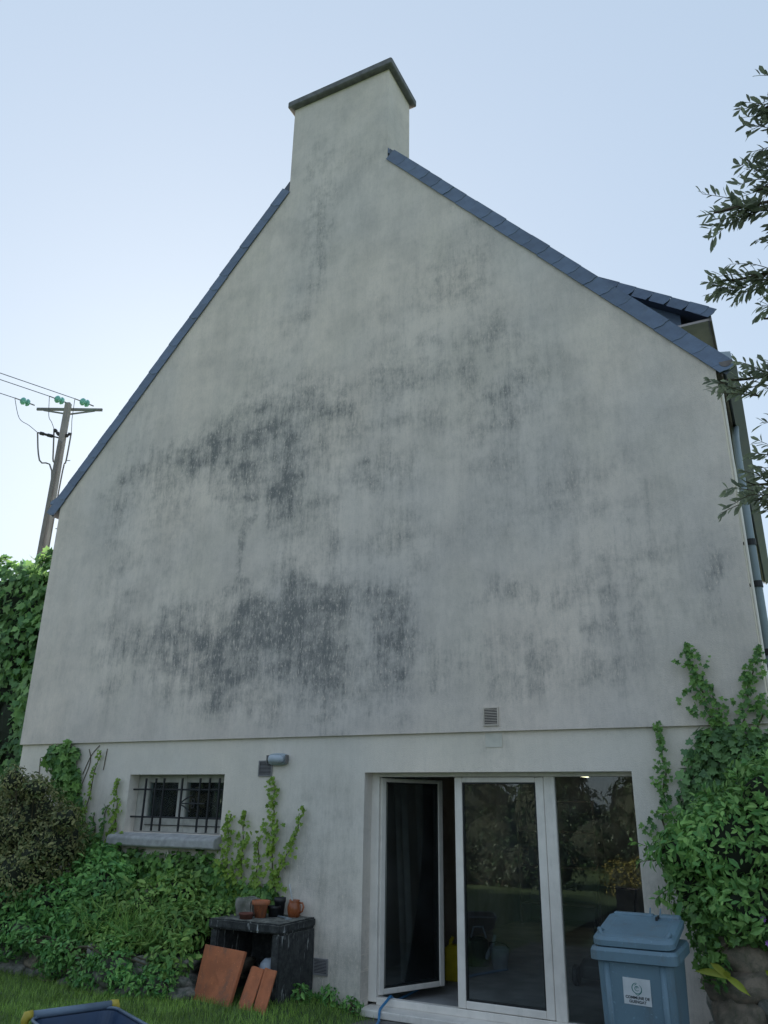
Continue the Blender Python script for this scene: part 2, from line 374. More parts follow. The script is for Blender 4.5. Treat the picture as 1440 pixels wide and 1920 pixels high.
g.add([(CX1+.004, -.03, zr(CX1)+.10), (CX1+.03, -.03, zr(CX1)+.10), (CX1+.03, .66, zr(CX1)+.10), (CX1+.004, .66, zr(CX1)+.10), (CX1+.004, -.03, zr(CX1)+.2), (CX1+.012, -.03, zr(CX1)+.2), (CX1+.012, .66, zr(CX1)+.2), (CX1+.004, .66, zr(CX1)+.2)], [(0,1,2,3),(4,5,6,7),(0,1,5,4),(1,2,6,5),(2,3,7,6),(3,0,4,7)])
obj('flashing', g, M['slate'], chim)
# side and back walls
g = MB(); g.box(XR-.25, XR, .25, 8.2, -.3, ZE-.04); obj('side_wall', g, M['base'], house)
g = MB(); g.box(XL, XL+.25, .25, 8.2, -.3, ZE-.04); obj('side_wall', g, M['base'], house)
g = MB(); g.prism([(XL+.25, -.3), (XR-.25, -.3), (XR-.25, ZE), (XA, ZA-.1), (XL+.25, ZE)], 8.0, 8.2); obj('back_wall', g, M['base'], house)
# base wall with openings
def wall_open(x0, x1, z0, z1, y0, y1, ops):
    xs = sorted({x0, x1}|{a for o in ops for a in o[:2]}); zs = sorted({z0, z1}|{a for o in ops for a in o[2:]})
    m = MB()
    inside = lambda x, z: any(o[0] < x < o[1] and o[2] < z < o[3] for o in ops)
    for i in range(len(xs)-1):
        for k in range(len(zs)-1):
            if inside((xs[i]+xs[i+1])/2, (zs[k]+zs[k+1])/2): continue
            a, b, c, d = xs[i], xs[i+1], zs[k], zs[k+1]
            m.add([(a, y0, c), (b, y0, c), (b, y0, d), (a, y0, d)], [(0, 1, 2, 3)])
            m.add([(a, y1, c), (b, y1, c), (b, y1, d), (a, y1, d)], [(3, 2, 1, 0)])
    for a, b, c, d in list(ops)+[(x0, x1, z0, z1)]:
        m.add([(a, y0, c), (b, y0, c), (b, y0, d), (a, y0, d), (a, y1, c), (b, y1, c), (b, y1, d), (a, y1, d)], [(0, 4, 5, 1), (1, 5, 6, 2), (2, 6, 7, 3), (3, 7, 4, 0)])
    me = bpy.data.meshes.new('base_wall'); me.from_pydata(m.v, [], m.f)
    bm = bmesh.new(); bm.from_mesh(me); bmesh.ops.remove_doubles(bm, verts=bm.verts, dist=1e-5); bmesh.ops.recalc_face_normals(bm, faces=bm.faces); bm.to_mesh(me); bm.free()
    return me
WX0, WX1, WZ0, WZ1 = -7.215, -5.80, 1.46, 2.095
DX0, DX1, DZ1 = -4.01, -1.343, 2.105
base = link('base_wall', wall_open(XL+.02, XR-.006, -.3, ZL, 0., .16, [(WX0, WX1, WZ0, WZ1), (DX0, DX1, -.29, DZ1)]), M['base'], house)
# small patch of filler below the upper vent
g = MB(); g.box(-2.69, -2.52, -.006, .0, 2.33, 2.462); obj('plaster_patch', g, plain('patch', (.66, .63, .56), .9, .12, 12), house)

# roof: two slabs, verge slates one by one
TH = .135
nr = Vector((SL, 0, 1)).normalized(); nl = Vector((-SL, 0, 1)).normalized()
roof = MB()
for nv, xa, xb, y0 in ((nr, XA, XR+.09, -.03), (nl, XA, XL-.13, -.03)):
    sgn = 1 if xb > xa else -1
    for (ya, yb, x_in) in ((-.034, .665, CX1+.03 if sgn > 0 else CX0-.006), (.665, 8.4, xa)):
        lo = lambda x: Vector((x, 0, zr(x)+.004))
        P = [lo(x_in), lo(xb), lo(xb)+nv*TH, lo(x_in)+Vector((0, 0, TH*math.hypot(1, SL)))]
        vs = [Vector((p.x, ya, p.z)) for p in P]+[Vector((p.x, yb, p.z)) for p in P]
        roof.add(vs, [(0, 1, 2, 3), (7, 6, 5, 4), (0, 4, 5, 1), (1, 5, 6, 2), (2, 6, 7, 3), (3, 7, 4, 0)])
roof = obj('roof', roof, M['slate_roof'], house)
def slate_mesh(L=.31, Wd=.165, th=.011):
    m = MB(); pts = [(0, 0), (0, Wd)]
    for k in range(6):
        a = k/5; pts.append((L-.055*(a**1.6)-.006*math.sin(a*9), Wd*(1-a)))
    n = len(pts)
    vs = [(x, -th/2, z) for x, z in pts]+[(x, th/2, z) for x, z in pts]
    m.add(vs, [tuple(range(n)), tuple(range(2*n-1, n-1, -1))]+[(i, i+n, (i+1) % n+n, (i+1) % n) for i in range(n)])
    me = m.mesh('slate'); me.materials.append(M['slate']); return me
SM = slate_mesh()
def verge(x_from, x_to, nv, zfun, y, pitch, par, exposure=.255, scale=1.):
    a = Vector((x_from, y, zfun(x_from))); b = Vector((x_to, y, zfun(x_to)))
    d = (b-a).normalized(); ln = (b-a).length; cnt = int(round(ln/exposure))
    for i in range(cnt+1):
        p = a+d*(min(i*exposure, ln-.28*scale)) - nv*(.018+random.uniform(-.004, .004))
        yv = Vector((0, -1, 0)) if d.x > 0 else Vector((0, 1, 0))
        X = (d+Vector((0, -.018, 0))).normalized()
        Zv = nv; Yv = Zv.cross(X).normalized()
        Q = Matrix((X, Yv, Zv)).transposed().to_4x4()
        tw = Matrix.Rotation(random.uniform(-.006, .006), 4, 'Y')
        o = link('slate', SM, None, par)
        o.matrix_basis = par_world(par) @ (Matrix.Translation(p+Vector((0, random.uniform(-.003, .003), 0))) @ Q @ tw @ Matrix.Diagonal((scale, 1, scale, 1)))
def par_world(par): return Matrix.Identity(4)
verge(CX1+.0, XR+.07, nr, zr, -.052, 0, roof)
verge(CX0-.0, XL-.12, nl, zr, -.052, 0, roof)
# eaves: soffit board, fascia and gutter on the right, gutter on the left
g = MB(); g.box(XR+.002, XR+.046, .0, 8.3, ZE-.06, ZE-.03); obj('soffit', g, M['fascia'], house)
g = MB(); g.box(XR+.047, XR+.06, -.02, 8.3, ZE-.10, ZE+.0); obj('fascia', g, M['fascia'], house)
def gutter(xc, z, sgn, y0, y1):
    m = MB(); n = 8; R_, r_ = .062, .056
    pts = [(xc+R_*math.cos(math.pi+math.pi*k/n), z+R_*math.sin(math.pi+math.pi*k/n)) for k in range(n+1)]+[(xc+r_*math.cos(math.pi+math.pi*k/n), z+r_*math.sin(math.pi+math.pi*k/n)) for k in range(n, -1, -1)]
    m.prism(pts, y0, y1); return m
g = gutter(XR+.102, ZE+.035, 1, -.06, 8.4)
g.prism([(XR+.102+.062*math.cos(math.pi+math.pi*k/8), ZE+.035+.062*math.sin(math.pi+math.pi*k/8)) for k in range(9)], -.066, -.0605)
gut = obj('gutter', g, M['fascia'], house)
g = MB()   # pale zinc sheet turned over at the end of the gutter
g.prism([(XR-.03, ZE+.235), (XR+.155, ZE+.20), (XR+.165, ZE+.06), (XR+.12, ZE+.05)], .06, .10); obj('zinc_upstand', g, M['zinc'], gut)
g = gutter(XL-.16, ZE+.0, -1, -.05, 8.4); obj('gutter', g, M['slate'], house)
g = MB(); g.prism([(XL-.04, ZE+.07), (XL-.04, ZE+.17), (XL-.21, ZE+.10), (XL-.2, ZE+.055)], -.06, .5); obj('eaves_slate', g, M['slate'], roof)
# downpipe
g = MB(); g.tube([(-.10, 1.3, ZE-.02), (-.112, 1.0, ZE-.35), (-.112, .3, 4.45), (-.112, .22, 4.25), (-.112, .22, .0)], .036, 12); dp = obj('downpipe', g, M['pvc'], house, smooth=True)
for zz in (4.12, 3.72, 3.1, 1.6):
    g = MB(); g.lathe([(.043, -.03), (.043, .03)], (-.112, .22, zz), 12); g.box(XR, -.10, .205, .235, zz-.012, zz+.012); obj('pipe_clamp', g, M['iron'], dp)
g = MB(); g.tube([(-.155, .07, ZE-.14), (-.155, .07, 2.5)], .014, 8); obj('lit_wall_strip', g, M['white_frame'], house)  # white tube standing in for the sky-lit strip of side wall

# shed dormer on the right slope
DY = 1.12
dr = MB(); zt = lambda x: 7.19+.683*(-.172-x)
xj = -2.35
dr.add([(-.172, 1.0, zt(-.172)), (xj, 1.0, zt(xj)), (xj, 1.0, zt(xj)-.10), (-.172, 1.0, zt(-.172)-.10), (-.172, 3.6, zt(-.172)), (xj, 3.6, zt(xj)), (xj, 3.6, zt(xj)-.10), (-.172, 3.6, zt(-.172)-.10)], [(0, 1, 2, 3), (4, 7, 6, 5), (0, 4, 5, 1), (1, 5, 6, 2), (2, 6, 7, 3), (3, 7, 4, 0)])
dorm = obj('dormer', dr, M['slate_roof'], house)
g = MB(); g.prism([(-.50, zr(-.5)+.1), (-.50, zt(-.5)-.102), (-2.2, zt(-2.2)-.102)], DY+.04, DY+.1); obj('dormer_cheek', g, M['slate'], dorm)
g = MB(); g.box(-.56, -.502, DY+.1, 3.5, zr(-.5)+.1, zt(-.5)-.11); obj('dormer_front', g, M['soffit'], dorm)
g = MB(); g.box(-.56, -.19, 1.01, 3.6, zt(-.172)-.135, zt(-.172)-.105); obj('dormer_soffit', g, M['soffit'], dorm)
g = MB(); g.box(-.188, -.165, 1.005, 3.6, zt(-.172)-.15, zt(-.172)+.01); obj('dormer_fascia', g, M['fascia'], dorm)
nd = Vector((.683, 0, 1)).normalized()
verge(-1.75, -.17, nd, lambda x: zt(x)-.10, .985, 0, dorm, .23, .75)
g = MB(); g.prism([(-.80, zt(-.172)-.10), (-.5, zt(-.172)-.10), (-.5, zt(-.172)-.20), (-.66, zt(-.172)-.22)], 1.02, 1.2); obj('dormer_bracket', g, M['soffit'], dorm, bevel=.02)

# ------------------------------------------------------------------ interior
RY = 7.2
g = MB(); g.box(XL+.26, XR-.26, .161, RY, -.05, .012); tag(obj('interior_floor', g, M['interior_floor'], house))
g = MB(); g.box(XL+.26, XR-.26, .161, RY, 2.37, 2.45); obj('interior_ceiling', g, M['interior'], house)
g = MB(); g.box(XL+.26, XR-.26, RY, RY+.1, -.05, 2.45); obj('interior_wall', g, M['interior'], house)
g = MB(); g.box(-4.75, -4.65, .161, RY, .012, 2.37); obj('interior_wall', g, M['interior'], house)
tl = thing('ceiling_lamp', 'lit fluorescent tube under the ceiling inside the room', 'lamp', (-3.27, 5.9, 2.37))
g = MB(); g.tube([(-3.29, 5.35, 2.305), (-3.25, 6.5, 2.305)], .03, 10); obj('tube', g, M['tube'], tl)
g = MB(); g.box(-3.33, -3.21, 5.3, 6.55, 2.34, 2.3695); obj('fitting', g, M['white_frame'], tl)

# ------------------------------------------------------------------ patio door
FY0, FY1 = .165, .235
fr = MB(); ZB, ZT = .045, 2.125
door = MB(); door.box(DX0-.03, -3.925, FY0, FY1, ZB, ZT); door = obj('patio_door', door, M['white_frame'], house, bevel=.006)
g = MB(); g.box(DX0+.01, DX1-.006, -.03, .30, -.04, .022); g.add([], []); obj('threshold', g, M['white_frame'], door, bevel=.008)
g = MB(); g.box(-3.9245, DX1+.05, FY0, FY1, .0225, .085); obj('bottom_rail', g, M['white_frame'], door, bevel=.005)
g = MB(); g.box(-3.9245, DX1+.05, FY0, FY1, 2.068, ZT); obj('head_rail', g, M['white_frame'], door, bevel=.005)
g = MB(); g.box(-2.19, -2.088, FY0, FY1, .0855, 2.0675); obj('mullion', g, M['white_frame'], door, bevel=.006)
g = MB(); g.box(DX1+.005, DX1+.05, FY0, FY1, .0855, 2.0675); obj('jamb', g, M['white_frame'], door, bevel=.006)
def sash(x0, x1, z0, z1, w, Mx, mat_parent, name='sash'):
    m = MB(); y0, y1 = -.016, .05
    m.box(x0, x0+w, y0, y1, z0, z1, Mx); m.box(x1-w, x1, y0, y1, z0, z1, Mx)
    m.box(x0+w, x1-w, y0+.001, y1-.001, z0, z0+w*.8, Mx); m.box(x0+w, x1-w, y0+.001, y1-.001, z1-w*.62, z1, Mx)
    o = obj(name, m, M['white_frame'], mat_parent, bevel=.008)
    # glazing bead
    b = MB(); bw = .012
    for (a, c, d, e) in ((x0+w, x0+w+bw, z0+w*.8, z1-w*.62), (x1-w-bw, x1-w, z0+w*.8, z1-w*.62)):
        b.box(a, c, y0+.012, y1-.012, d, e, Mx)
    for (d, e) in ((z0+w*.8, z0+w*.8+bw), (z1-w*.62-bw, z1-w*.62)): b.box(x0+w+bw, x1-w-bw, y0+.012, y1-.012, d, e, Mx)
    obj('glazing_bead', b, M['black'], door)
    p = MB(); p.box(x0+w-.004, x1-w+.004, .010, .022, z0+w*.8-.004, z1-w*.62+.004, Mx); obj('pane', p, M['glass'], door)
    return o
Mh = Matrix.Translation((-3.925, .205, 0)) @ Matrix.Rotation(rad(63), 4, 'Z')
sash(0.0, .82, .095, 2.058, .062, Mh, door)
sash(-3.09, -2.193, .09, 2.063, .078, Matrix.Translation((0, .18, 0)), door)
p = MB(); p.box(-2.084, DX1+.002, .195, .207, .087, 2.066); obj('pane', p, M['glass'], door)
g = MB(); g.box(-3.925, -3.895, .2355, .30, .09, 2.06); obj('hinge_post', g, M['white_frame'], door, bevel=.004)

# ------------------------------------------------------------------ basement window with grille
wf = MB(); wy0, wy1 = .165, .225
for a, b, c, d in ((WX0-.02, WX0+.165, WZ0, WZ1+.03), (WX1-.03, WX1+.03, WZ0, WZ1+.03), (-6.60, -6.475, WZ0, WZ1+.03)): wf.box(a, b, wy0, wy1, c, d)
for a, b in ((WX0+.165, -6.60), (-6.475, WX1-.03)):
    wf.box(a, b, wy0+.002, wy1, WZ0, WZ0+.155); wf.box(a, b, wy0+.002, wy1, WZ1-.085, WZ1+.03)
win = obj('basement_window', wf, M['white_wood'], house, bevel=.006)
for a, b in ((WX0+.165, -6.60), (-6.475, WX1-.03)):
    g = MB(); g.box(a-.003, b+.003, .19, .20, WZ0+.15, WZ1-.08); obj('pane', g, M['glass'], win)
    g = MB(); g.box(a+.0, b-.0, .23, .25, WZ0+.15, WZ1-.08); obj('dark_room_sheet', g, M['iron'], win)  # black sheet standing in for the unlit room behind the pane
g = MB(); g.box(WX0+.165, WX1-.03, .150, .1645, WZ0+.075, WZ0+.083); obj('cross_bar', g, M['iron'], win)
sl = MB(); xs0, xs1 = -7.335, -5.765
sl.loft([[Vector((x, y, z_)) for (y, z_) in ((-.135, 1.315), (-.145, 1.335), (-.14, 1.405), (-.12, 1.425), (-.002, 1.4595), (-.002, 1.315))] for x in [xs0+.0, xs0+.012]+[xs0+.012+(xs1-xs0-.024)*k/14 for k in range(1, 15)]+[xs1]])
for i, v in enumerate(sl.v):
    sl.v[i] = (v[0], v[1]+.006*noise.noise(Vector((v[0]*5, v[2]*9, 2))), v[2]+.008*noise.noise(Vector((v[0]*4, v[1]*9, 5))))
obj('window_sill', sl, M['sill'], win, bevel=.018)
gr = MB(); gr.tube([(WX0+.0, .085, 1.625), (WX1-.0, .085, 1.625)], .010, 8); gr = obj('window_grille', gr, M['iron'], house)
g = MB(); g.tube([(WX0+.0, .085, 1.93), (WX1-.0, .085, 1.93)], .010, 8); obj('rail', g, M['iron'], gr)
for x in (-7.02, -6.865, -6.74, -6.465, -6.20, -6.06, -5.92):
    g = MB(); g.box(x-.009, x+.009, .066, .084, 1.475, 2.055); obj('bar', g, M['iron'], gr)
g = MB(); g.tube([(-6.44, .06, 1.78), (-6.1, .06, 1.78)], .008, 6); g.tube([(-6.44, .06, 1.79), (-6.38, .06, 1.83), (-6.29, .06, 1.87)], .008, 6); g.tube([(-6.44, .06, 1.765), (-6.38, .06, 1.74), (-6.30, .06, 1.69)], .008, 6)
for s in (1, -1):
    g.tube([(-6.27+.022*math.cos(a), .06, 1.78+s*.028+.022*math.sin(a)) for a in [k*.6 for k in range(11)]], .006, 6)
obj('scroll', g, M['iron'], gr)

# ------------------------------------------------------------------ vents and lamp on the wall
def vent(x0, x1, z0, z1, y, label, mat, nsl=10):
    t_ = thing('vent_grille', label, 'vent', ((x0+x1)/2, y, z0), 'louvred vents in the wall')
    m = MB(); w = .012
    m.box(x0, x0+w, y-.014, y+.0, z0, z1); m.box(x1-w, x1, y-.014, y, z0, z1); m.box(x0+w, x1-w, y-.0135, y, z0, z0+w); m.box(x0+w, x1-w, y-.0135, y, z1-w, z1)
    obj('frame', m, mat, t_)
    m = MB(); m.box(x0+w, x1-w, y-.003, y-.001, z0+w, z1-w); obj('backing', m, M['iron'], t_)
    h = (z1-z0-2*w)/nsl
    for k in range(nsl):
        zc_ = z0+w+h*(k+.5); m = MB()
        m.add([(x0+w, y-.012, zc_-h*.32), (x1-w, y-.012, zc_-h*.32), (x1-w, y-.004, zc_+h*.15), (x0+w, y-.004, zc_+h*.15), (x0+w, y-.010, zc_-h*.36), (x1-w, y-.010, zc_-h*.36), (x1-w, y-.002, zc_+h*.11), (x0+w, y-.002, zc_+h*.11)], [(0, 1, 2, 3), (7, 6, 5, 4), (0, 4, 5, 1), (3, 2, 6, 7), (0, 3, 7, 4), (1, 5, 6, 2)])
        obj('slat', m, mat, t_)
M['vent'] = plain('vent_plastic', (.60, .53, .46), .6, .2, 9); M['vent_dirty'] = plain('vent_dirty', (.27, .265, .27), .7, .25, 9)
vent(-2.69, -2.535, 2.525, 2.70, -.037, 'pale louvred vent just above the ledge over the patio door', M['vent'])
vent(-5.335, -5.155, 2.07, 2.235, -.002, 'dirty louvred vent below the wall lamp', M['vent_dirty'])
vent(-4.535, -4.365, .245, .39, -.002, 'louvred vent low in the wall beside the concrete hutch', M['vent_dirty'])
wl_ = thing('wall_lamp', 'oval bulkhead wall lamp with cloudy glass beside a vent', 'lamp', (-5.08, 0, 2.24))
g = MB(); MY = Matrix(((1, 0, 0), (0, 0, -1), (0, 1, 0))).to_4x4()
def oval(w, h, y, n=20, r=.3): return [Vector((-5.07+w/2*math.copysign(abs(math.cos(a))**.6, math.cos(a)), y, 2.245+h/2*math.copysign(abs(math.sin(a))**.7, math.sin(a)))) for a in [2*math.pi*k/n for k in range(n)]]
g.loft([oval(.25, .125, -.001), oval(.25, .125, -.045), oval(.235, .11, -.055)]); obj('housing', g, M['zinc'], wl_, smooth=False, bevel=.004)
g = MB(); g.loft([oval(.20, .09, -.052), oval(.195, .085, -.085), oval(.15, .06, -.105), oval(.06, .02, -.112)]); obj('glass_cover', g, M['pale'], wl_, smooth=True)
for a_, b_ in ((-4.962, -4.945), (-5.205, -5.19)):
    g = MB(); g.box(a_, b_, -.06, -.012, 2.205, 2.288); obj('clip', g, M['arm'], wl_)

# ------------------------------------------------------------------ concrete hutch with tiles and pots
HX0, HX1, HY0, HZ0, HZ1 = -5.335, -4.52, -.62, .06, .745
hut = thing('concrete_hutch', 'blackened concrete hutch open in front, standing against the wall', 'hutch', ((HX0+HX1)/2, -.3, HZ0))
def rough_box(x0, x1, y0, y1, z0, z1, amp=.006, seg=.05):
    me = bpy.data.meshes.new('rb'); bm = bmesh.new(); bmesh.ops.create_cube(bm, size=1)
    for v in bm.verts: v.co = Vector((x0+(v.co.x+.5)*(x1-x0), y0+(v.co.y+.5)*(y1-y0), z0+(v.co.z+.5)*(z1-z0)))
    bmesh.ops.bevel(bm, geom=list(bm.edges), offset=min(.014, min(x1-x0, y1-y0, z1-z0)*.3), segments=2, affect='EDGES')
    bmesh.ops.subdivide_edges(bm, edges=[e for e in bm.edges if e.calc_length() > .12], cuts=6, use_grid_fill=True)
    for v in bm.verts: v.co += Vector((noise.noise(v.co*9), noise.noise(v.co*9+Vector((7, 0, 0))), noise.noise(v.co*9+Vector((0, 5, 0)))))*amp
    bm.to_mesh(me); bm.free(); return me
link('top_slab', rough_box(HX0-.02, HX1, HY0-.02, -.004, HZ1-.085, HZ1), M['mossy'], hut)
link('side_slab', rough_box(HX1-.10, HX1-.006, HY0, -.004, HZ0-.1, HZ1-.086), M['mossy'], hut)
link('side_slab', rough_box(HX0, HX0+.09, HY0, -.004, HZ0-.1, HZ1-.086), M['mossy'], hut)
link('back_slab', rough_box(HX0+.092, HX1-.102, -.06, -.006, HZ0-.1, HZ1-.086), M['mossy'], hut)
bo = MB(); bo.lathe([(.001, .14), (.05, .135), (.085, .10), (.10, .05), (.105, .0)], (-4.74, -.45, .29), 20); bo = obj('upturned_bowl', bo, M['pale'], smooth=True); tag(bo, 'pale blue upturned bowl inside the concrete hutch', 'bowl')
bs = MB(); bs.lathe([(.0, 0.), (.11, 0), (.115, .2), (.1, .235), (.0, .235)], (-4.74, -.45, .055), 16); tag(obj('storage_drum', bs, M['black'], smooth=False), 'small black drum under the pale bowl in the hutch', 'drum')
def leaning(name, pts_bottom, pts_top, th, mat, label, cat, profile=None, group=None):
    a, b = [Vector(p) for p in pts_bottom]; c, d = [Vector(p) for p in pts_top]   # bottom left, bottom right, top left, top right
    n_ = (b-a).cross(c-a).normalized()
    if n_.y > 0: n_ = -n_
    m = MB(); nx = len(profile) if profile else 2; prof = profile or [0, 0]
    F = []; B = []
    for i in range(nx):
        t_ = i/(nx-1)
        for p, q in ((a, b), (c, d)):
            pt = p.lerp(q, t_)+n_*prof[i]; F.append(pt); B.append(pt-n_*th)
    k = len(F); fs = []
    for i in range(nx-1):
        fs += [(2*i, 2*i+2, 2*i+3, 2*i+1), (k+2*i+1, k+2*i+3, k+2*i+2, k+2*i), (2*i, k+2*i, k+2*i+2, 2*i+2), (2*i+1, 2*i+3, k+2*i+3, k+2*i+1)]
    fs += [(0, 1, k+1, k), (2*nx-2, k+2*nx-2, k+2*nx-1, 2*nx-1)]
    m.add(F+B, fs); o = obj(name, m, mat, bevel=.006); tag(o, label, cat, group); return o
leaning('terracotta_slab', ((-5.30, -.86, .05), (-4.83, -.95, .05)), ((-5.33, -.69, .53), (-4.86, -.69, .505)), .035, M['terracotta'], 'large flat orange terracotta slab leaning on the hutch', 'slab')
leaning('roof_tile', ((-4.76, -.92, .05), (-4.60, -.95, .05)), ((-4.80, -.66, .385), (-4.655, -.66, .38)), .016, M['terracotta'], 'narrow orange roof tile between the slab and another tile', 'tile', [0, .012, .022, .022, .012, 0, .0, 0], 'roof tiles leaning on the hutch')
leaning('roof_tile', ((-4.615, -.88, .05), (-4.455, -.93, .05)), ((-4.65, -.655, .385), (-4.52, -.655, .375)), .016, M['terracotta'], 'orange roof tile at the right edge of the hutch front', 'tile', [0, .02, .02, .004, .0, .0, .004, .002], 'roof tiles leaning on the hutch')
def pot(c, rb, rt, h, rim, mat, label, name='flower_pot', cat='pot'):
    m = MB(); m.lathe([(0, 0), (rb, 0), (rb+(rt-rb)*.72, h*.72), (rt+rim*.2, h*.74), (rt+rim, h*.78), (rt+rim, h), (rt-.006, h), (rt-.012, h*.8), (0, h*.8)], c, 24)
    o = obj(name, m, mat, smooth=True, bevel=0); o.data.shade_auto_smooth() if hasattr(o.data, 'shade_auto_smooth') else None
    tag(o, label, cat); return o
pot((-4.955, -.345, .742), .052, .078, .155, .012, M['terracotta'], 'empty terracotta flower pot on the hutch top')
pot((-5.02, -.49, .742), .06, .068, .055, .004, M['terracotta_dark'], 'low dark red saucer pot at the front of the hutch top')
pot((-4.885, -.215, .742), .052, .06, .10, .005, M['black'], 'black plastic pot behind the terracotta flower pot')
o = pot((-4.87, -.14, .742), .045, .055, .17, .005, M['black'], 'taller black plastic pot by the wall on the hutch')
st = link('stone_block', rough_box(-5.27, -5.07, -.33, -.17, .743, .90, .03), M['stone']); tag(st, 'rough grey stone block behind the flower pot on the hutch', 'stone')
jug = thing('jug', 'glazed orange earthenware jug with a handle on the hutch', 'jug', (-4.71, -.12, .745))
g = MB(); g.lathe([(0, 0), (.056, 0), (.066, .05), (.068, .09), (.056, .125), (.052, .14), (.056, .152), (.05, .152), (.046, .135), (.058, .09), (.0, .02)], (-4.71, -.12, .744), 24); obj('body', g, M['glaze'], jug, smooth=True)
g = MB(); g.tube([(-4.655, -.12, .875), (-4.615, -.12, .872), (-4.60, -.12, .84), (-4.615, -.12, .80), (-4.647, -.12, .785)], .009, 8); obj('handle', g, M['glaze'], jug, smooth=True)
br = MB(); br.tube([(-4.715, -.12, .77), (-4.745, -.11, .90), (-4.80, -.09, 1.03)], [.006, .008, .011], 8); tag(obj('paint_brush', br, M['wood_grey'], smooth=True), 'thin grey paint brush standing in the earthenware jug', 'brush')
br = MB(); br.tube([(-4.86, -.20, .753), (-4.66, -.30, .753)], .010, 8); br.box(-4.67, -4.62, -.33, -.29, .746, .756); tag(obj('trowel', br, M['zinc']), 'pale stick lying on the hutch top in front of the jug', 'stick')

# ------------------------------------------------------------------ wheelie bin
BX, BY = -1.152, -1.30
wb = thing('wheelie_bin', 'blue grey wheelie bin with white sticker in front of the door', 'bin', (BX, BY, -.045))
g = MB(); z0 = -.045
rings = [rrect(.43, .46, .05, z0+.03, BX, BY+.02, 6), rrect(.445, .475, .05, z0+.08, BX, BY+.02, 6), rrect(.475, .58, .055, .78, BX, BY, 6), rrect(.48, .59, .055, .875, BX, BY, 6)]
g.loft(rings); body = obj('body', g, M['bin'], wb, smooth=False); body.data.shade_auto_smooth() if hasattr(body.data, 'shade_auto_smooth') else None
for sx in (-1, 1):
    g = MB(); g.tube([(BX+sx*.175, BY-.285, .86), (BX+sx*.165, BY-.222, .1)], .022, 8); obj('rib', g, M['bin'], body, smooth=True)
g = MB(); g.loft([rrect(.51, .60, .05, .862, BX, BY, 6), rrect(.548, .66, .05, .872, BX, BY, 6), rrect(.548, .66, .05, .925, BX, BY, 6), rrect(.528, .64, .05, .945, BX, BY, 6)])
obj('rim', g, M['bin'], wb)
# domed lid, rising to the hinge
def lid_ring(w, d, r, z, tilt=.085):
    out = []
    for p in rrect(w, d, r, z, BX, BY+.005, 7): out.append(Vector((p.x, p.y, p.z+tilt*(p.y-(BY-.3))/.6)))
    return out
g = MB(); g.loft([lid_ring(.50, .60, .06, .948), lid_ring(.52, .62, .07, .954), lid_ring(.52, .62, .07, .985), lid_ring(.49, .59, .08, 1.004), lid_ring(.40, .50, .08, 1.008), lid_ring(.36, .46, .08, 1.004)])
lid = obj('lid', g, M['bin'], wb, bevel=0); lid.data.shade_auto_smooth() if hasattr(lid.data, 'shade_auto_smooth') else None
for sx in (-1, 1):
    g = MB(); g.tube([(BX+sx*.205, BY-.235, 1.005), (BX+sx*.225, BY-.20, 1.035), (BX+sx*.21, BY-.15, 1.025)], [.012, .016, .010], 8); obj('grip', g, M['bin'], lid, smooth=True)
g = MB(); g.box(BX+.10, BX+.24, BY+.20, BY+.30, 1.06, 1.10); obj('hinge_block', g, M['bin'], lid, bevel=.015)
g = MB(); g.box(BX-.22, BX+.06, BY+.24, BY+.305, 1.06, 1.098); obj('hinge_block', g, M['bin'], lid, bevel=.012)
g = MB(); g.box(BX+.085, BX+.10, BY+.15, BY+.29, 1.05, 1.09); obj('notch_shade', g, M['black'], lid)  # black block standing in for the shade inside the hinge opening
for x in (.02, .09):
    g = MB(); g.tube([(BX+x, BY+.31, 1.06), (BX+x+.008, BY+.33, 1.13)], [.009, .005], 6); obj('lug', g, M['bin'], lid)
for sx in (-1, 1):
    g = MB(); g.lathe([(.001, -.025), (.06, -.025), (.085, -.02), (.10, -.008), (.10, .008), (.085, .02), (.06, .025), (.001, .025)], (BX+sx*.245, BY+.26, z0+.10), 24, Matrix.Rotation(rad(90), 4, 'Y')); obj('wheel', g, M['black'], wb, smooth=True)
g = MB(); g.tube([(BX-.245, BY+.26, z0+.10), (BX+.245, BY+.26, z0+.10)], .012, 8); obj('axle', g, M['iron'], wb)
# sticker lies on the sloping front face
fy = lambda z_: BY-.29-(z_-.78)*(.05/.7)*0+( .78-z_)*(.085/.70)*.9
tilt = math.atan2(.0725, .70)
SC = Vector((-1.148, 0, .705)); SC.y = BY-.2875+(.78-SC.z)*.1036-.004
MS = Matrix.Translation(SC) @ Matrix.Rotation(rad(90)-0+.1032, 4, 'X')
MS = Matrix.Translation(SC) @ Matrix.Rotation(rad(90)+.1032, 4, 'X') @ Matrix.Rotation(rad(-1.5), 4, 'Z')
g = MB(); g.box(-.085, .085, -.076, .076, -.0005, .0012, MS); stk = obj('sticker', g, M['paper'], body); stk['label'] = 'white sticker with a green emblem and two lines of lettering'
def text(s, size, x, y, mat, parent, nm='lettering'):
    cu = bpy.data.curves.new('txt', 'FONT'); cu.body = s; cu.size = size; cu.align_x = 'CENTER'; cu.extrude = .0003; cu.offset = .0006
    o = bpy.data.objects.new('txt', cu); COL.objects.link(o)
    dg = bpy.context.evaluated_depsgraph_get(); me = bpy.data.meshes.new_from_object(o.evaluated_get(dg))
    bpy.data.objects.remove(o); me.transform(MS @ Matrix.Translation((x, y, .002))); me.materials.clear()
    return link(nm, me, mat, parent)
text('COMMUNE DE', .0225, 0, -.042, M['ink'], body); text('GUENGAT', .0225, 0, -.065, M['ink'], body)
g = MB()
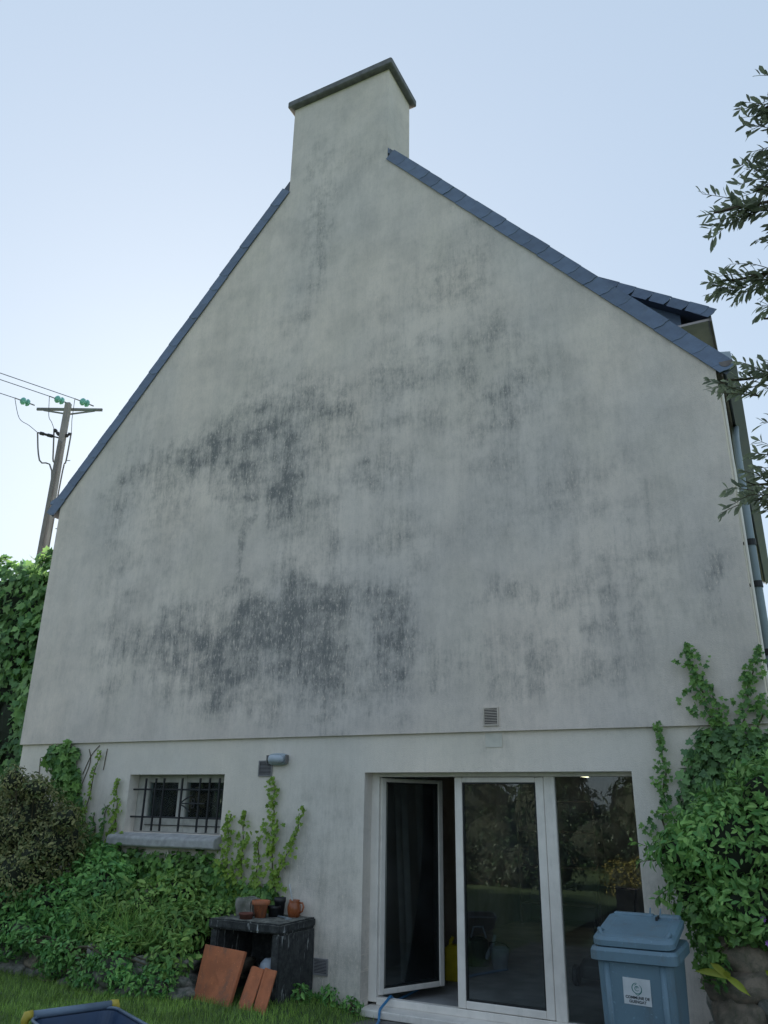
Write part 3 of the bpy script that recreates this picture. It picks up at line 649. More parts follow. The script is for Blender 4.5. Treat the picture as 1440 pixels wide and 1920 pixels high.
def ribbon(pts, w):
    L_ = []; n_ = len(pts)
    for i, (x, y) in enumerate(pts):
        x0, y0 = pts[max(i-1, 0)]; x1, y1 = pts[min(i+1, n_-1)]; tx, ty = x1-x0, y1-y0; q = math.hypot(tx, ty) or 1
        ww = w*(.35+.65*math.sin(math.pi*min(1, (i+.6)/n_)))
        L_ += [MS @ Vector((x-ty/q*ww, y+tx/q*ww, .0022)), MS @ Vector((x+ty/q*ww, y-tx/q*ww, .0022))]
    g.add(L_, [(2*i, 2*i+1, 2*i+3, 2*i+2) for i in range(n_-1)])
arc = lambda cx, cy, r, a0, a1, sy=1., k=14: [(cx+r*math.cos(rad(a0+(a1-a0)*i/k)), cy+sy*r*math.sin(rad(a0+(a1-a0)*i/k))) for i in range(k+1)]
ribbon(arc(.0, .02, .030, 95, 290), .0028); ribbon(arc(.002, .016, .027, -75, 60), .0024); ribbon(arc(.0, .018, .013, 20, 330), .002); ribbon(arc(.002, .022, .006, -30, 260), .0015); ribbon([(-.012, -.012), (.004, -.019), (.02, -.008), (.03, .004)], .0022); ribbon([(0, .05), (-.004, .042), (-.016, .036)], .002)
link('emblem', g.mesh('emblem'), M['green_ink'], body)

# ------------------------------------------------------------------ things in the room
def planks():
    for i, (x0, y0, x1, y1, z1, w) in enumerate(((-4.02, 1.15, -4.42, 1.75, 2.2, .07), (-3.93, 1.45, -4.35, 2.1, 2.25, .14), (-4.15, 1.3, -4.5, 1.8, 1.9, .10), (-3.9, 1.75, -4.4, 2.3, 2.3, .09))):
        d = Vector((x1-x0, y1-y0, z1)).normalized(); s = Vector((.8, .6, 0)).normalized(); nn = d.cross(s).normalized(); s = nn.cross(d)
        a = Vector((x0, y0, .014)); b = a+d*2.25; m = MB(); q = []
        for p in (a, b):
            for u_, v_ in ((-1, -1), (1, -1), (1, 1), (-1, 1)): q.append(p+s*w/2*u_+nn*.014*v_)
        m.add(q, [(0, 1, 2, 3), (7, 6, 5, 4), (0, 4, 5, 1), (1, 5, 6, 2), (2, 6, 7, 3), (3, 7, 4, 0)])
        tag(obj('plank', m, M['wood_grey']), ('narrow grey batten leaning inside behind the open sash', 'wide grey plank leaning inside behind the open sash', 'short grey plank at the back of the leaning planks', 'grey plank leaning behind the wide plank indoors')[i], 'plank', 'planks leaning in the room')
planks()
jc = thing('jerrycan', 'yellow plastic jerrycan on the floor just inside the door', 'jerrycan', (-3.74, 1.62, .012))
g = MB(); g.loft([rrect(.20, .15, .03, z_, -3.72, 1.65, 4) for z_ in (.013, .33)]+[rrect(.12, .10, .03, .36, -3.72, 1.65, 4)]); obj('body', g, M['can_yellow'], jc, bevel=.008)
g = MB(); g.tube([(-3.77, 1.65, .35), (-3.77, 1.65, .39), (-3.74, 1.65, .43)], .02, 10); obj('spout', g, M['can_yellow'], jc)
bk = thing('bucket', 'pale bucket on the floor inside behind the closed pane', 'bucket', (-3.5, 2.5, .012))
g = MB(); g.lathe([(0, .013), (.085, .013), (.12, .23), (.125, .24), (.115, .24), (.08, .03), (0, .03)], (-3.5, 2.5, 0), 20); obj('body', g, M['pale'], bk, smooth=True)
g = MB(); g.tube([(-3.62, 2.5, .235), (-3.6, 2.42, .29), (-3.5, 2.4, .31), (-3.4, 2.42, .29), (-3.38, 2.5, .235)], .005, 6); obj('handle', g, M['iron'], bk)
wc = thing('watering_can', 'dull green watering can beside the pale bucket indoors', 'watering can', (-3.8, 2.55, .012))
M['dullgreen'] = plain('dull_green', (.07, .10, .06), .6, .3)
g = MB(); g.lathe([(0, .013), (.13, .013), (.13, .28), (.09, .31), (.085, .31), (.085, .29), (0, .29)], (-3.82, 2.6, 0), 18); obj('body', g, M['dullgreen'], wc, smooth=False)
g = MB(); g.tube([(-3.70, 2.58, .10), (-3.6, 2.56, .26), (-3.57, 2.55, .36)], [.03, .02, .02], 10); obj('spout', g, M['pale'], wc)
g = MB(); g.tube([(-3.9, 2.6, .30), (-3.86, 2.6, .42), (-3.74, 2.6, .43), (-3.70, 2.6, .31)], .012, 8); obj('handle', g, M['pale'], wc)
mw = thing('lawn_mower', 'dark lawn mower standing indoors behind the wheelie bin', 'mower', (-2.35, 2.1, .012))
g = MB(); g.loft([rrect(.5, .6, .1, z_, -2.2, 2.3, 5) for z_ in (.10, .22)]+[rrect(.38, .45, .1, .28, -2.2, 2.3, 5)]); obj('deck', g, M['black'], mw, bevel=.01)
g = MB(); g.lathe([(0, .0), (.13, 0), (.13, .12), (.09, .17), (0, .17)], (-2.2, 2.3, .28), 18); obj('engine', g, plain('mower_red', (.10, .025, .02), .5), mw)
for sx, sy in ((-1, -1), (1, -1), (-1, 1), (1, 1)):
    g = MB(); g.lathe([(.001, -.03), (.09, -.03), (.1, -.02), (.1, .02), (.09, .03), (.001, .03)], (-2.2+sx*.29, 2.3+sy*.22, .113), 18, Matrix.Rotation(rad(90), 4, 'Y')); obj('wheel', g, M['black'], mw)
g = MB(); g.tube([(-2.42, 2.55, .2), (-2.42, 3.1, .9), (-1.98, 3.1, .9), (-1.98, 2.55, .2)], .014, 8); obj('handlebar', g, M['iron'], mw)
sf = thing('shelf_unit', 'dark shelving at the back of the room', 'shelves', (-3.6, 6.6, .012))
for x in (-4.5, -3.2):
    g = MB(); g.box(x, x+.04, 6.4, 6.9, .0125, 1.9); obj('upright', g, M['fascia'], sf)
for z_ in (.3, .85, 1.4, 1.88):
    g = MB(); g.box(-4.459, -3.201, 6.41, 6.89, z_, z_+.025); obj('shelf', g, M['fascia'], sf)
# hose over the threshold
def smooth_path(pts, k=6):
    out = []; P = [Vector(p) for p in pts]; P = [P[0]]+P+[P[-1]]
    for i in range(1, len(P)-2):
        for j in range(k):
            t_ = j/k; a, b, c, d = P[i-1], P[i], P[i+1], P[i+2]
            out.append(.5*((2*b)+(c-a)*t_+(2*a-5*b+4*c-d)*t_*t_+(3*b-a-3*c+d)*t_**3))
    return out+[P[-2]]
g = MB(); g.tube(smooth_path([(-3.95, 2.2, .026), (-3.86, 1.0, .026), (-3.83, .45, .03), (-3.80, .27, .075), (-3.79, .2, .1), (-3.785, .1, .075), (-3.785, -.02, .035), (-3.76, -.09, -.015), (-3.70, -.24, -.028), (-3.6, -.7, -.028), (-3.8, -1.5, -.028), (-3.5, -2.4, -.028)]), .0125, 8)
tag(obj('garden_hose', g, M['hose'], smooth=True), 'light blue garden hose running over the door threshold', 'hose')

# ------------------------------------------------------------------ blue cart on the lawn
A = Vector((-4.803, -3.108, .45)); B = Vector((-4.577, -2.629, .45)); e1 = (B-A).normalized(); e2 = Vector((e1.y, -e1.x, 0))
ct = thing('garden_cart', 'dark blue garden cart with yellow corner caps on the lawn', 'cart', (A+B)/2+e2*.4-Vector((0, 0, .35)))
def cring(l0, l1, w, r, z_):
    c = (A+B)/2+e2*(l0+l1)/2
    out = []
    for p in rrect(w, l1-l0, r, 0, 0, 0, 6): out.append(c+e1*p.x+e2*p.y+Vector((0, 0, z_-.45)))
    return out
g = MB(); g.loft([cring(.01, .82, .55, .09, .435), cring(.0, .83, .57, .10, .44), cring(.0, .83, .57, .10, .425), cring(.06, .76, .44, .08, .20), cring(.07, .75, .42, .08, .20), cring(.02, .81, .54, .09, .43)], cap=False)
g.add(cring(.07, .75, .42, .08, .205), [tuple(range(24))]); obj('tub', g, M['cart_blue'], ct, smooth=False)
g = MB(); rp = cring(.0, .83, .57, .10, .442); g.tube(rp[:], .010, 6); g.tube([rp[-1], rp[0]], .010, 6); obj('rim', g, M['cart_rim'], ct, smooth=True)
g = MB(); g.tube([A-e1*.0+Vector((0, 0, .005)), B+Vector((0, 0, .005))], .026, 12); obj('handle_tube', g, M['cart_rim'], ct, smooth=True)
for p, s in ((A, -1), (B, 1)):
    g = MB(); g.tube([p+e1*s*.0+Vector((0, 0, .005)), p+e1*s*.035+Vector((0, 0, .005)), p+e1*s*.04+Vector((0, 0, -.02)), p+e1*s*.04+Vector((0, 0, -.06))], [.031, .031, .028, .022], 12); obj('corner_cap', g, M['yellow'], ct, smooth=True)
for s in (-1, 1):
    c = (A+B)/2+e2*.62+e1*s*.30; c.z = lawn_z(c.x, c.y)+.145
    Mw = Matrix((e2, Vector((0, 0, 1)), e1)).transposed().to_4x4()
    g = MB(); g.lathe([(.001, -.02), (.11, -.02), (.14, -.015), (.145, 0), (.14, .015), (.11, .02), (.001, .02)], c, 24, Mw); obj('wheel', g, M['black'], ct)
    c2 = (A+B)/2+e2*.15+e1*s*.2; g = MB(); g.tube([Vector((c2.x, c2.y, .21)), Vector((c2.x, c2.y, lawn_z(c2.x, c2.y)))], .014, 8); obj('leg', g, M['iron'], ct)
c = (A+B)/2+e2*.62; zc_ = lawn_z(c.x, c.y)+.145
g = MB(); g.tube([c-e1*.3+Vector((0, 0, zc_-c.z)), c+e1*.3+Vector((0, 0, zc_-c.z))], .01, 6); obj('axle', g, M['iron'], ct)

# ------------------------------------------------------------------ stones
def stone_mesh(seed, flat=.8):
    bm = bmesh.new(); bmesh.ops.create_icosphere(bm, subdivisions=3, radius=.5)
    for v in bm.verts:
        p = v.co.copy(); k = 1+.42*noise.noise(p*2.3+Vector((seed*7.1, 0, 0)))+.2*noise.noise(p*6+Vector((0, seed*3., 0)))+.12*noise.noise(p*14+Vector((seed*2., 0, 4)))
        q = Vector([math.copysign(abs(c)**.75, c) for c in p.normalized()])*.5
        v.co = q*k
    me = bpy.data.meshes.new('stone'); bm.to_mesh(me); bm.free(); me.shade_smooth(); return me
STM = [stone_mesh(i) for i in range(8)]
STV = {}
def stone(parent, c, s, rz, mat, k):
    key = (k % 8, mat)
    if key not in STV:
        me = STM[k % 8].copy(); me.materials.append(M[mat]); STV[key] = me
    o = link('stone', STV[key], None, parent)
    o.matrix_basis = Matrix.Translation(c) @ Matrix.Rotation(rz, 4, 'Z') @ Matrix.Rotation(random.uniform(-.25, .25), 4, 'Y') @ Matrix.Diagonal((s[0], s[1], s[2], 1))
    return o
sw = thing('dry_stone_wall', 'low dry stone wall overgrown with plants along the lawn', 'wall', (-6.3, -1.0, .05))
WL = [(-8.9, -.88), (-7.8, -.90), (-7.0, -.93), (-6.2, -1.12), (-5.68, -1.0), (-5.34, -.80), (-5.42, -.3)]
def along(path, d):
    for (a, b), (c, e) in zip(path, path[1:]):
        L_ = math.hypot(c-a, e-b)
        if d <= L_: return Vector((a+(c-a)*d/L_, b+(e-b)*d/L_, 0)), math.atan2(e-b, c-a)
        d -= L_
    return Vector((path[-1][0], path[-1][1], 0)), 0
tot = sum(math.hypot(c-a, e-b) for (a, b), (c, e) in zip(WL, WL[1:])); k = 0
for row in range(3):
    d = random.uniform(0, .1)
    while d < tot:
        w = random.uniform(.18, .40); p, an = along(WL, d+w/2); h = random.uniform(.12, .17)
        p.z = .10+row*.125+random.uniform(-.015, .015); p += Vector((-math.sin(an), math.cos(an), 0))*(.10+row*.045+random.uniform(-.03, .03))
        stone(sw, p, (w*1.3, .28, h*1.2), an, random.choice(['stone', 'stone', 'stone', 'stone_warm']), k); k += 1; d += w
stone(sw, Vector((-6.42, -.98, .40)), (.17, .2, .15), .3, 'stone_pale', 3)
stone(sw, Vector((-7.95, -.86, .46)), (.26, .2, .16), .1, 'stone_warm', 4)
stone(sw, Vector((-7.62, -.86, .50)), (.24, .2, .18), .1, 'stone', 6)
# bed of soil behind the wall
def bedz(x, y): return .38+.10*min(1, max(0, (y+.9)/.7))+.03*noise.noise(Vector((x*2, y*2, 0)))
m = MB(); nx, ny = 40, 10; vs = []
for j in range(ny+1):
    for i in range(nx+1):
        x = -9.3+3.9*i/nx; p = None
        for (a, b), (c, e) in zip(WL[:-1], WL[1:-1]):
            if a <= x <= c: p = b+(e-b)*(x-a)/(c-a)
        yf = (p if p is not None else -.8)+.16; y = yf+(-.004-yf)*j/ny; vs.append((x, y, bedz(x, y)))
m.add(vs, [(j*(nx+1)+i, j*(nx+1)+i+1, (j+1)*(nx+1)+i+1, (j+1)*(nx+1)+i) for j in range(ny) for i in range(nx)])
tag(obj('planting_bed', m, M['soil'], smooth=True), kind='structure')
# rough retaining wall on the right
rw = thing('rock_wall', 'rough rock retaining wall beside the wheelie bin', 'wall', (-.1, -.9, -.05))
for row in range(5):
    x = -.80+row*.015; 
    while x < 2.2:
        w = random.uniform(.24, .44); h = random.uniform(.2, .26)
        stone(rw, Vector((x+w/2, -.88+row*.06+random.uniform(-.03, .03), .05+row*.205+random.uniform(-.02, .02))), (w*1.22, .42, h*1.35), random.uniform(-.1, .1), random.choice(['stone_warm', 'stone_warm', 'stone']), k); k += 1; x += w
    for q in range(2):
        stone(rw, Vector((-.70, -.5+q*.28, .05+row*.205)), (.3, .36, .3), random.uniform(-.2, .2), random.choice(['stone_warm', 'stone']), k); k += 1
m = MB(); nx, ny = 20, 8
vs = [(-.66+2.9*i/nx, -.75+.74*j/ny, .93+.04*noise.noise(Vector((i*.4, j*.4, 0)))) for j in range(ny+1) for i in range(nx+1)]
m.add(vs, [(j*(nx+1)+i, j*(nx+1)+i+1, (j+1)*(nx+1)+i+1, (j+1)*(nx+1)+i) for j in range(ny) for i in range(nx)])
m.add([(-.66, -.75, -.06), (2.24, -.75, -.06), (2.24, -.75, .93), (-.66, -.75, .93), (-.66, -.01, -.06), (-.66, -.01, .93)], [(0, 1, 2, 3), (0, 3, 5, 4)])
tag(obj('raised_bed', m, M['soil'], smooth=False), kind='structure')

# ------------------------------------------------------------------ leaves
def tmpl(kind):
    if kind == 'oval':
        v = [(0, 0, 0), (-.20, .28, .05), (.20, .28, .05), (0, .3, -.02), (-.19, .62, .04), (.19, .62, .04), (0, .64, -.03), (0, 1, -.10)]
        f = [(0, 3, 1), (0, 2, 3), (1, 3, 6, 4), (3, 2, 5, 6), (4, 6, 7), (6, 5, 7)]
    elif kind == 'narrow':
        v = [(0, 0, 0), (-.13, .38, .03), (.13, .38, .03), (0, .4, -.01), (-.14, .74, .02), (.14, .74, .02), (0, .73, -.02), (0, 1, -.06)]
        f = [(0, 3, 1), (0, 2, 3), (1, 3, 6, 4), (3, 2, 5, 6), (4, 6, 7), (6, 5, 7)]
    elif kind == 'ivy':
        o = [(0, -.02), (.22, -.14), (.50, .02), (.34, .24), (.42, .52), (.16, .54), (0, .92), (-.16, .54), (-.42, .52), (-.34, .24), (-.50, .02), (-.22, -.14)]
        v = [(0, .2, -.05)]+[(x, y, .05*abs(x)*2-.08*max(0, y)**2) for x, y in o]
        f = [(0, i+1, (i+1) % 12+1) for i in range(12)]
    elif kind == 'blade':
        v = [(-.035, 0, 0), (.035, 0, 0), (.02, .55, .06), (-.02, .55, .06), (0, 1, .22)]; f = [(0, 1, 2, 3), (3, 2, 4)]
    elif kind == 'tuft':
        v = [(0, 0, 0), (-.10, .5, 0), (.10, .5, .0), (0, 1, -.08), (0, .5, -.1), (0, .45, .1)]; f = [(0, 2, 3), (0, 3, 1), (0, 4, 3), (0, 3, 5)]
    return np.array(v, float), f
TP = {k: tmpl(k) for k in ('oval', 'narrow', 'ivy', 'blade', 'tuft')}
def norm(a): return a/np.maximum(np.linalg.norm(a, axis=-1, keepdims=True), 1e-9)
def frames(N, D):
    X = norm(np.cross(D, N)); N2 = np.cross(X, D); return X, D, N2
def leaf_frames(pts, nrm, jit=.55, down=.3, up=0.):
    n_ = len(pts); N = norm(norm(nrm)+RNG.normal(0, jit, (n_, 3)))
    D = RNG.normal(0, 1, (n_, 3)); D[:, 2] += up-down; D = D-N*np.sum(D*N, 1, keepdims=True); D = norm(D)
    return frames(N, D)
def foliage(name, pts, fr, size, kind, mat, parent, kindtag=True):
    tv, tf = TP[kind]; X, D, N = fr; n_ = len(pts); s = np.asarray(size).reshape(-1, 1, 1)
    V = pts[:, None, :]+s*(tv[None, :, 0:1]*X[:, None, :]+tv[None, :, 1:2]*D[:, None, :]+tv[None, :, 2:3]*N[:, None, :])
    V = V.reshape(-1, 3); k_ = len(tv)
    F = []
    for f in tf: F.append(np.array(f)[None, :]+(np.arange(n_)*k_)[:, None])
    loops = np.concatenate([a.reshape(-1) for a in F]); cnt = np.concatenate([np.full(len(a), a.shape[1]) for a in F]); st_ = np.concatenate([[0], np.cumsum(cnt)[:-1]])
    me = bpy.data.meshes.new(name); me.vertices.add(len(V)); me.vertices.foreach_set('co', V.ravel().astype(np.float32))
    me.loops.add(len(loops)); me.loops.foreach_set('vertex_index', loops.astype(np.int32)); me.polygons.add(len(cnt)); me.polygons.foreach_set('loop_start', st_.astype(np.int32))
    me.update(calc_edges=True); me.validate()
    o = link(name, me, mat, parent)
    if kindtag: o['kind'] = 'stuff'
    return o
LM = {}
def leaf_objects(pts, fr, size, kind, matname, parent):
    key = (kind, matname)
    if key not in LM:
        tv, tf = TP[kind]; me = bpy.data.meshes.new('leaf'); me.from_pydata([tuple(v) for v in tv], [], tf); me.update(); me.materials.append(M[matname]); LM[key] = me
    X, D, N = fr
    for p, x, d, n_, s in zip(pts, X, D, N, np.asarray(size)):
        o = link('leaf', LM[key], None, parent)
        o.matrix_basis = Matrix(((x[0]*s, d[0]*s, n_[0]*s, p[0]), (x[1]*s, d[1]*s, n_[1]*s, p[1]), (x[2]*s, d[2]*s, n_[2]*s, p[2]), (0, 0, 0, 1)))
def split_leaves(pts, fr, size, kind, matname, parent, singles, key=None):
    n_ = len(pts); singles = min(singles, n_)
    d = np.linalg.norm(pts-np.array(CAM), axis=1)-np.asarray(size)*4 if key is None else key
    o = np.argsort(d); a, b = o[:singles], o[singles:]
    leaf_objects(pts[a], tuple(q[a] for q in fr), np.asarray(size)[a], kind, matname, parent)
    if len(b): foliage('foliage', pts[b], tuple(q[b] for q in fr), np.asarray(size)[b], kind, M[matname], parent)

def blob_points(blobs, n_, shell=.55):
    """points in a union of ellipsoids, mostly near the skin; returns points and outward directions"""
    vol = np.array([b[3]*b[4]*b[5] for b in blobs])**(2/3); cnt = RNG.multinomial(n_, vol/vol.sum()); P = []; Q = []
    for b, c in zip(blobs, cnt):
        d = norm(RNG.normal(0, 1, (c, 3))); r = shell+(1-shell)*RNG.random((c, 1))**.6
        r *= 1+.16*np.sin(d[:, :1]*7+b[0]*9)*np.cos(d[:, 2:3]*6+b[1]*5)
        P.append(np.array(b[:3])+d*r*np.array(b[3:6])); Q.append(norm(d/np.array(b[3:6])))
    return np.concatenate(P), np.concatenate(Q)
def core_blob(parent, blobs, k=.62, name='dark_core'):  # dark solid hulls in place of the shade between leaves
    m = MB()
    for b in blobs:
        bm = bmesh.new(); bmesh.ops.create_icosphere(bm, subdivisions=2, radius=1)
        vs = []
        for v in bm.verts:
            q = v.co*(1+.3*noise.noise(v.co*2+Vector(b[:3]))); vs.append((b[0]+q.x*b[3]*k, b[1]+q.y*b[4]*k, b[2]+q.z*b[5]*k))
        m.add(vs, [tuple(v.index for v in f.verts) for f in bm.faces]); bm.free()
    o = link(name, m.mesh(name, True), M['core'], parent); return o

# ---- ivy-covered hedge left of the house
hd = thing('ivy_hedge', 'tall hedge smothered in large ivy leaves beside the house corner', 'hedge', (-10.8, 1.0, -.06))
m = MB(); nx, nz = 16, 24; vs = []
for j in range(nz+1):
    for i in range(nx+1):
        x = -9.42-8.4*i/nx; z_ = -.1+5.25*j/nz; vs.append((x, .75+.22*noise.noise(Vector((x*1.3, 0, z_*1.3))), z_))  # hedge runs on out of view, stretched to shade the garden
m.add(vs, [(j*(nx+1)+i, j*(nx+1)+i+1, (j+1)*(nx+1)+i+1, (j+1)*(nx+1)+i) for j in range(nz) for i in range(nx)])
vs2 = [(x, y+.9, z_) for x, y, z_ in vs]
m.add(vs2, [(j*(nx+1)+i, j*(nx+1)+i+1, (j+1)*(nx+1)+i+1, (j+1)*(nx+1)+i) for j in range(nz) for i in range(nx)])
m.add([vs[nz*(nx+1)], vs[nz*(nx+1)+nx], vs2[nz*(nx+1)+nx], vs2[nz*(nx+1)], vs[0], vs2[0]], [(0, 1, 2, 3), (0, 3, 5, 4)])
link('dark_core', m.mesh('dark_core'), M['core'], hd)
n_ = 9000; P = np.zeros((n_, 3)); P[:, 0] = -9.36-RNG.random(n_)**2.2*8.0; P[:, 2] = RNG.random(n_)*5.35
bulge = np.array([noise.noise(Vector((p[0]*1.1, 3, p[2]*1.0))) for p in P])
P[:, 1] = .62+.34*bulge-RNG.random(n_)*.2; Nn = np.tile((-.05, -1, .25), (n_, 1)); P[:, 2] += .12*np.sin(P[:, 0]*5)
top = RNG.random(n_) < .16
P[top, 2] = 5.2+RNG.random(top.sum())*.22+.14*np.sin(P[top, 0]*4.3); P[top, 1] = .6+RNG.random(top.sum())*1.1; Nn[top] = (0, -.4, 1)
P[:, 0] = np.minimum(P[:, 0], -9.33-.10*RNG.random(n_)-np.where((P[:, 2] < 3.9), .02+.10*(3.9-P[:, 2]), 0))
split_leaves(P, leaf_frames(P, Nn, .38, .9), RNG.uniform(.09, .17, n_), 'ivy', 'ivy_hedge', hd, 260, key=np.abs(P[:, 0]+9.3)+RNG.random(n_)*.4+(P[:, 1] > .9)*5)
g = MB(); g.tube(smooth_path([(-9.75, .5, -.1), (-9.72, .45, 1.2), (-9.6, .5, 2.4), (-9.55, .6, 3.3), (-9.7, .7, 4.6)]), [.09]*13+[.07]*12 if False else .075, 8); obj('trunk', g, M['bark'], hd, smooth=True)

# ---- climbing ivy strands on the wall
def strand(path, label, width, n_leaf, matname, size, yoff=-.03, group='ivy strands climbing the wall', taper=True):
    P3 = smooth_path([(x, yoff, z_) for x, z_ in path], 8)
    t_ = thing('climbing_ivy', label, 'ivy', P3[0], group)
    for i, p in enumerate(P3): p.x += .012*math.sin(i*1.3); p.y += .004*math.sin(i*.9)
    m = MB(); m.tube(P3, [.007*(1-.6*i/len(P3))+.002 for i in range(len(P3))], 5); obj('stem', m, M['stem'], t_)
    n_ = n_leaf; u_ = RNG.random(n_)**.85; pts = np.zeros((n_, 3)); sz = np.zeros(n_)
    for i in range(n_):
        f = u_[i]*(len(P3)-1); a = int(f); b = min(a+1, len(P3)-1); p = P3[a].lerp(P3[b], f-a)
        w = width*((1-u_[i])**.55*.9+.14 if taper else 1)*(.75+.45*math.sin(u_[i]*17+path[0][0]*9))
        pts[i] = (p.x+RNG.normal(0, .5)*w, p.y-.012-RNG.random()*.045, p.z+RNG.normal(0, .012)); sz[i] = size*(.6+.5*RNG.random())*(1-.45*u_[i] if taper else 1)
    Nn = np.tile((.0, -1, .35), (n_, 1))
    leaf_objects(pts, leaf_frames(pts, Nn, .35, 1.3), sz, 'ivy', matname, t_)
    return t_
strand([(-7.92, 1.25), (-7.86, 1.60), (-7.73, 2.36)], 'thin leaning ivy strand right of the hanging ivy clump', 0.115, 127, 'ivy_young', 0.071)
strand([(-7.30, 1.25), (-7.33, 1.6), (-7.375, 2.05)], 'short pointed ivy strand left of the barred window', 0.166, 119, 'ivy_young', 0.080)
strand([(-7.60, 1.15), (-7.63, 1.4), (-7.70, 1.66)], 'small ivy tip between the bronze shrub and the window', 0.115, 51, 'ivy', 0.071)
strand([(-7.5, 1.1), (-7.52, 1.35), (-7.5, 1.75)], 'ivy strand rising beside the left edge of the window opening', .13, 70, 'ivy', .075)
strand([(-7.2, 1.1), (-7.38, 1.3), (-7.36, 1.5)], 'leafy ivy tip curling round the left end of the sill', .12, 50, 'ivy_young', .075)
strand([(-5.62, .85), (-5.66, 1.2), (-5.655, 1.68)], 'bushy light green ivy strand at the right end of the sill', 0.216, 162, 'ivy_young', 0.080)
strand([(-5.44, .75), (-5.46, 1.2), (-5.46, 1.70)], 'upright ivy strand second from the window sill', 0.179, 162, 'ivy_young', 0.080)
strand([(-5.26, .72), (-5.25, 1.1), (-5.25, 1.47)], 'short thin ivy strand third from the window sill', 0.141, 93, 'ivy_young', 0.071)
strand([(-5.07, .72), (-5.07, 1.3), (-5.09, 1.7), (-5.10, 2.05)], 'tallest upright ivy strand below the wall lamp', 0.179, 196, 'ivy_young', 0.076)
strand([(-5.12, .76), (-5.02, 1.0), (-4.93, 1.21), (-4.80, 1.48), (-4.705, 1.76)], 'ivy strand slanting away right of the tallest strand', 0.115, 136, 'ivy_young', 0.071)
strand([(-1.08, 1.3), (-1.11, 1.7), (-1.06, 2.1), (-1.068, 2.50)], 'single ivy strand right of the patio door reaching the ledge', 0.166, 222, 'ivy', 0.067)
strand([(-.60, 2.25), (-.65, 2.6), (-.72, 2.95), (-.745, 3.17)], 'thick ivy strand above the ledge, leaning towards the vent', 0.216, 205, 'ivy', 0.071, -.065)
strand([(-.50, 2.25), (-.55, 2.5), (-.595, 2.80)], 'short ivy tip between the two ivy strands above the ledge', 0.141, 85, 'ivy', 0.067, -.065)
strand([(-.45, 2.25), (-.36, 2.6), (-.26, 2.9), (-.175, 3.10)], 'ivy strand above the ledge leaning to the house corner', 0.191, 162, 'ivy', 0.071, -.065)
strand([(-.30, 2.35), (-.22, 2.6), (-.2, 2.72)], 'small ivy sprig above the ledge at the house corner', 0.128, 42, 'ivy', 0.059, -.065)
# hanging ivy clumps
def clump(label, blobs, n_, matname, size, singles, stem, group='ivy clumps under the ledge'):
    t_ = thing('ivy_clump', label, 'ivy', stem[0], group)
    m = MB(); m.tube(smooth_path(stem), .012, 6); obj('stem', m, M['stem'], t_)
    P, Q = blob_points(blobs, n_, .3); P[:, 1] = np.minimum(P[:, 1], -.012); Q[:, 1] -= .8; Q[:, 2] += .3
    split_leaves(P, leaf_frames(P, Q, .4, 1.1), RNG.uniform(.6, 1.1, len(P))*size, 'ivy', matname, t_, singles)
clump('ivy clump hanging under the ledge above the bronze shrub', [(-8.35, -.08, 2.28, .30, .09, .2), (-8.2, -.08, 2.0, .25, .09, .25), (-8.05, -.06, 1.75, .14, .07, .3), (-7.95, -.05, 1.5, .12, .06, .25)], 620, 'ivy', .11, 250, [(-8.2, -.03, .6), (-8.15, -.03, 1.5), (-8.3, -.03, 2.4)])
clump('dense ivy below the ledge at the house corner behind the shrub', [(-.55, -.07, 2.25, .33, .10, .24), (-.75, -.06, 2.0, .22, .08, .3), (-.25, -.08, 2.15, .33, .1, .3), (.0, -.05, 1.9, .25, .1, .4), (-.85, -.05, 1.7, .16, .08, .35)], 1500, 'ivy_dark', .085, 280, [(-.6, -.03, .95), (-.65, -.03, 1.6), (-.5, -.03, 2.4)])
clump('ivy trailing over the wall below the window sill', [(-6.4, -.06, 1.12, .45, .08, .17), (-5.95, -.06, 1.1, .3, .08, .2), (-6.9, -.07, 1.1, .4, .1, .2), (-7.3, -.08, 1.15, .25, .1, .2), (-7.75, -.1, 1.25, .3, .1, .28), (-5.75, -.06, .9, .25, .08, .2), (-5.35, -.06, .85, .3, .08, .16), (-5.1, -.05, .9, .15, .06, .12)], 1900, 'ivy', .085, 280, [(-6.5, -.03, .5), (-6.4, -.03, .9), (-6.0, -.03, 1.2)])
# thin bare stems on the wall
g = MB()
for pth in ([(-8.05, 1.75), (-7.98, 2.0), (-7.9, 2.25), (-7.95, 2.4)], [(-8.0, 2.1), (-7.9, 2.32), (-7.78, 2.44)], [(-7.66, 2.15), (-7.64, 2.40)], [(-8.75, 1.9), (-8.8, 2.3)]): g.tube(smooth_path([(x, -.008, z_) for x, z_ in pth]), .005, 5)
tag(obj('dead_ivy_stem', g, M['stem']), 'bare dark ivy stems on the wall under the ledge corner', 'stem')

